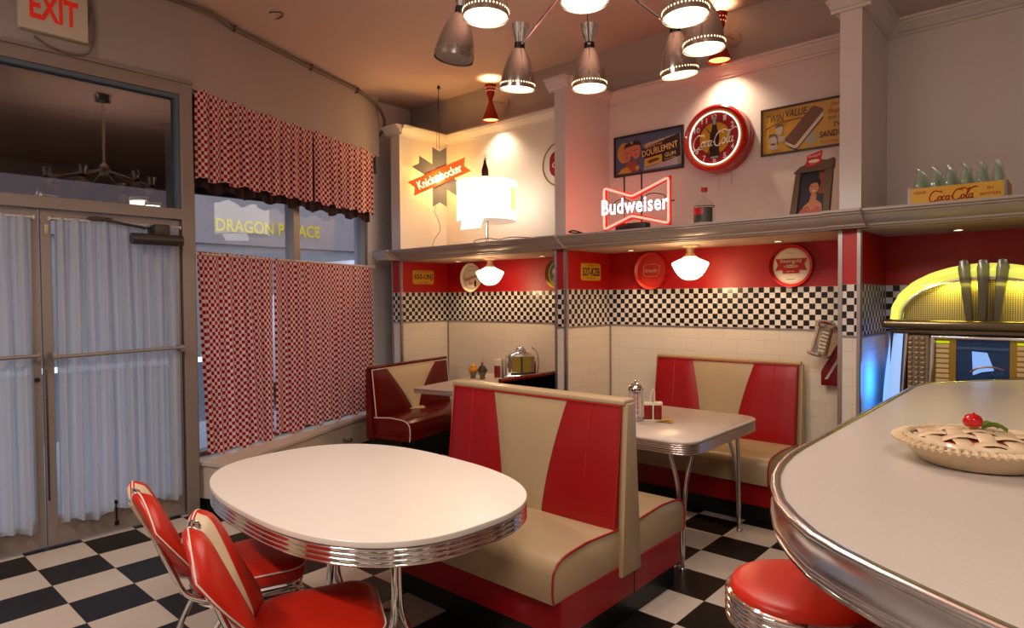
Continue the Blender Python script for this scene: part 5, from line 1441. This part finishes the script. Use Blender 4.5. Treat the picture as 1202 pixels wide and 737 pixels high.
t = thing('condiment_caddy', 'cream caddy holding red sauce bottles beside the straw dispenser', 'caddy', (-2.06, 3.665, T2), R(35))
CRM2 = mat('cream_plastic', '#d8c8ac', .4)
bm = B(); box(bm, -.06, .06, -.028, .028, 0, .008, .002); box(bm, -.06, .06, -.028, .028, .10, .12, .004); box(bm, -.004, .004, -.03, .03, 0, .12); tube(bm, [(-.012, 0, .12), (-.014, 0, .15), (-.004, 0, .19), (.008, 0, .2), (.012, 0, .18), (.012, 0, .12)], .004, 6, sub=3); finish(bm, 'holder', CRM2, t, ang=40)
for x in (-.031, .031):
    b_ = thing('sauce_bottle', 'square dark red sauce bottle in the %s side of the cream caddy' % ('left' if x < 0 else 'right'), 'bottle', (-2.06+x*math.cos(R(35)), 3.665+x*math.sin(R(35)), T2+.009), R(35))
    bm = B(); box(bm, -.024, .024, -.024, .024, 0, .09, .006, 3); finish(bm, 'bottle', mat('sauce_red', '#7c0f10', .2), b_, ang=40)
random.seed(5)
for k, (dx, dy, a, lab) in enumerate(((0, 0, .3, 'yellow sauce packet lying flat, nearest the caddy'), (.03, .05, 1.1, 'yellow sauce packet at the back of the small heap'), (.055, .01, -.2, 'yellow sauce packet at the right end of the small heap'), (.025, .02, .8, 'yellow sauce packet on top of the small heap'))):
    bm = B(); z0 = .0 if k < 3 else .009
    pts = []
    box(bm, -.03, .03, -.018, .018, z0, z0+.007, .003, 2)
    for v in bm.verts:
        if abs(v.co.x) > .024: v.co.z = z0+.003+(v.co.z-z0-.003)*.2+(.006 if v.co.x > 0 else 0)
    o = finish(bm, 'sauce_packet', mat('packet_yellow', '#c99c22', .35), None, ang=50, loc=(-1.995+dx, 3.645+dy, T2+.0005), rot=(0, 0, a)); tag(o, lab, 'sauce packet', 'sauce packets')

# ------------------------------------------------------------------ things on the left bay table
T1 = .7605
def t1(u, v):   # u along the short side, v along the long side
    c, s = math.cos(R(11.5)), math.sin(R(11.5)); return (-4.16+u*c-v*s, 4.28+u*s+v*c)
x, y = t1(.17, .38)
t = thing('tabletop_jukebox', 'small chrome tabletop jukebox selector on the left bay table', 'tabletop jukebox', (x, y, T1+.001), R(50))
bm = B(); o_ = [(-.145, 0), (.145, 0), (.145, .17)]+[(.145*math.cos(PI*i/12), .17+.10*math.sin(PI*i/12)) for i in range(1, 12)]+[(-.145, .17)]
prism(bm, o_, -.07, .09, 'y', bev=.012); box(bm, -.165, .165, -.08, .10, 0, .045, .01)
prism(bm, [(-.05, .25)]+[(.05*math.cos(PI-PI*i/10), .26+.055*math.sin(PI*i/10)) for i in range(11)]+[(.05, .25)], -.06, .07, 'y', bev=.008)
finish(bm, 'case', CHROME, t, ang=40)
bm = B(); box(bm, -.095, .095, -.076, -.07, .07, .22, .003); finish(bm, 'window', mat('selector_gold', '#8f7a2a', .3), t, smooth=False)
bm = B(); box(bm, -.006, .012, -.08, -.074, .07, .22); box(bm, -.1, .1, -.078, -.07, .045, .065); finish(bm, 'divider', mat('dark_olive', '#2f3420', .4), t, smooth=False)
bm = B(); box(bm, -.125, -.098, -.075, -.069, .07, .22); box(bm, .098, .125, -.075, -.069, .07, .22); finish(bm, 'side_glass', mat('mauve_panel', '#8a6a72', .3, .4), t, smooth=False)
bm = B(); tube(bm, [(.17, .05, .0), (.19, .05, .14), (.17, .05, .25), (.12, .05, .3)], .008, 8, sub=4); finish(bm, 'side_arch', CHROME, t)
x, y = t1(-.03, .3)
t = thing('condiment_holder', 'cream-topped red sauce holder left of the tabletop jukebox', 'caddy', (x, y, T1), R(20))
bm = B(); box(bm, -.04, .04, -.03, .03, 0, .01, .002); box(bm, -.04, .04, -.03, .03, .125, .19, .006); box(bm, .035, .043, -.03, .03, 0, .19, .002); finish(bm, 'holder', CRM2, t, ang=40)
bm = B(); box(bm, -.034, .034, -.026, .026, .01, .125, .006); finish(bm, 'bottle', mat('sauce_red', '#7c0f10', .2), t, ang=40)
for (u, v, colr, lab, cherry) in ((-.27, .22, '#c98a18', 'small sundae candle with orange-yellow top', False), (-.15, .20, '#3f2c20', 'small sundae candle with dark top and red cherry', True)):
    x, y = t1(u, v)
    t = thing('sundae_ornament', lab, 'ornament', (x, y, T1))
    bm = B(); lathe(bm, [(0, 0), (.025, 0), (.028, .01), (.024, .02), (.036, .055), (.043, .075), (.0, .075)], seg=24); finish(bm, 'cup', mat('fluted_cup', '#6d5846', .3), t, ang=40)
    bm = B(); lathe(bm, [(.045, .07), (.05, .08), (.046, .098), (.035, .105), (.037, .112), (.026, .125), (.012, .135), (0, .14)], seg=24); finish(bm, 'topping', col(colr, .35), t, ang=60)
    if cherry:
        bm = B(); ball(bm, (0, 0, .15), .014, seg=12); tube(bm, [(0, 0, .16), (.004, 0, .18), (.012, 0, .2)], .002, 5); finish(bm, 'cherry', mat('cherry_red', '#b80c0c', .12, coat=.5), t)

# ------------------------------------------------------------------ light behind the viewer: the rest of the room's lamps
for tx, ty, ta, lab in ((.9, -.6, 0, 'fluorescent tube light on the ceiling behind the camera, right'), (-2.6, -1.3, 0, 'fluorescent tube light on the ceiling behind the camera, nearer the doors')):
    t = thing('tube_light', lab, 'ceiling light', (tx, ty, 3.72))
    bm = B(); box(bm, -.6, .6, -.06, .06, 0, .06, .006); finish(bm, 'housing', TRIM_W, t, smooth=False)
    bm = B(); tube(bm, [(-.58, 0, -.02), (.58, 0, -.02)], .018, 12); finish(bm, 'tube', emit_mat('tube_lit%d' % int(ty*10), '#fff0e0', 7), t)
    light('AREA', 'tube_glow', (tx, ty, 3.66), 78, (1, .89, .82), 1.2, (tx, ty, 0), sy=.15)

# ------------------------------------------------------------------ sky
w = bpy.data.worlds.new('world'); sc.world = w; w.use_nodes = True
nt = w.node_tree; bg = nt.nodes['Background']
bg.inputs[0].default_value = (.6, .68, .86, 1); bg.inputs[1].default_value = 2.2

sc.view_settings.view_transform = 'Standard'; sc.view_settings.look = 'None'
sc.view_settings.exposure = .25; sc.view_settings.gamma = 1
try: sc.view_settings.use_curve_mapping = False
except Exception: pass
sc.render.film_transparent = False
try:
    sc.cycles.use_denoising = True; sc.cycles.max_bounces = 8; sc.cycles.diffuse_bounces = 4; sc.cycles.glossy_bounces = 4
    sc.cycles.transparent_max_bounces = 16; sc.cycles.sample_clamp_indirect = 4; sc.cycles.caustics_reflective = False; sc.cycles.caustics_refractive = False
except Exception: pass
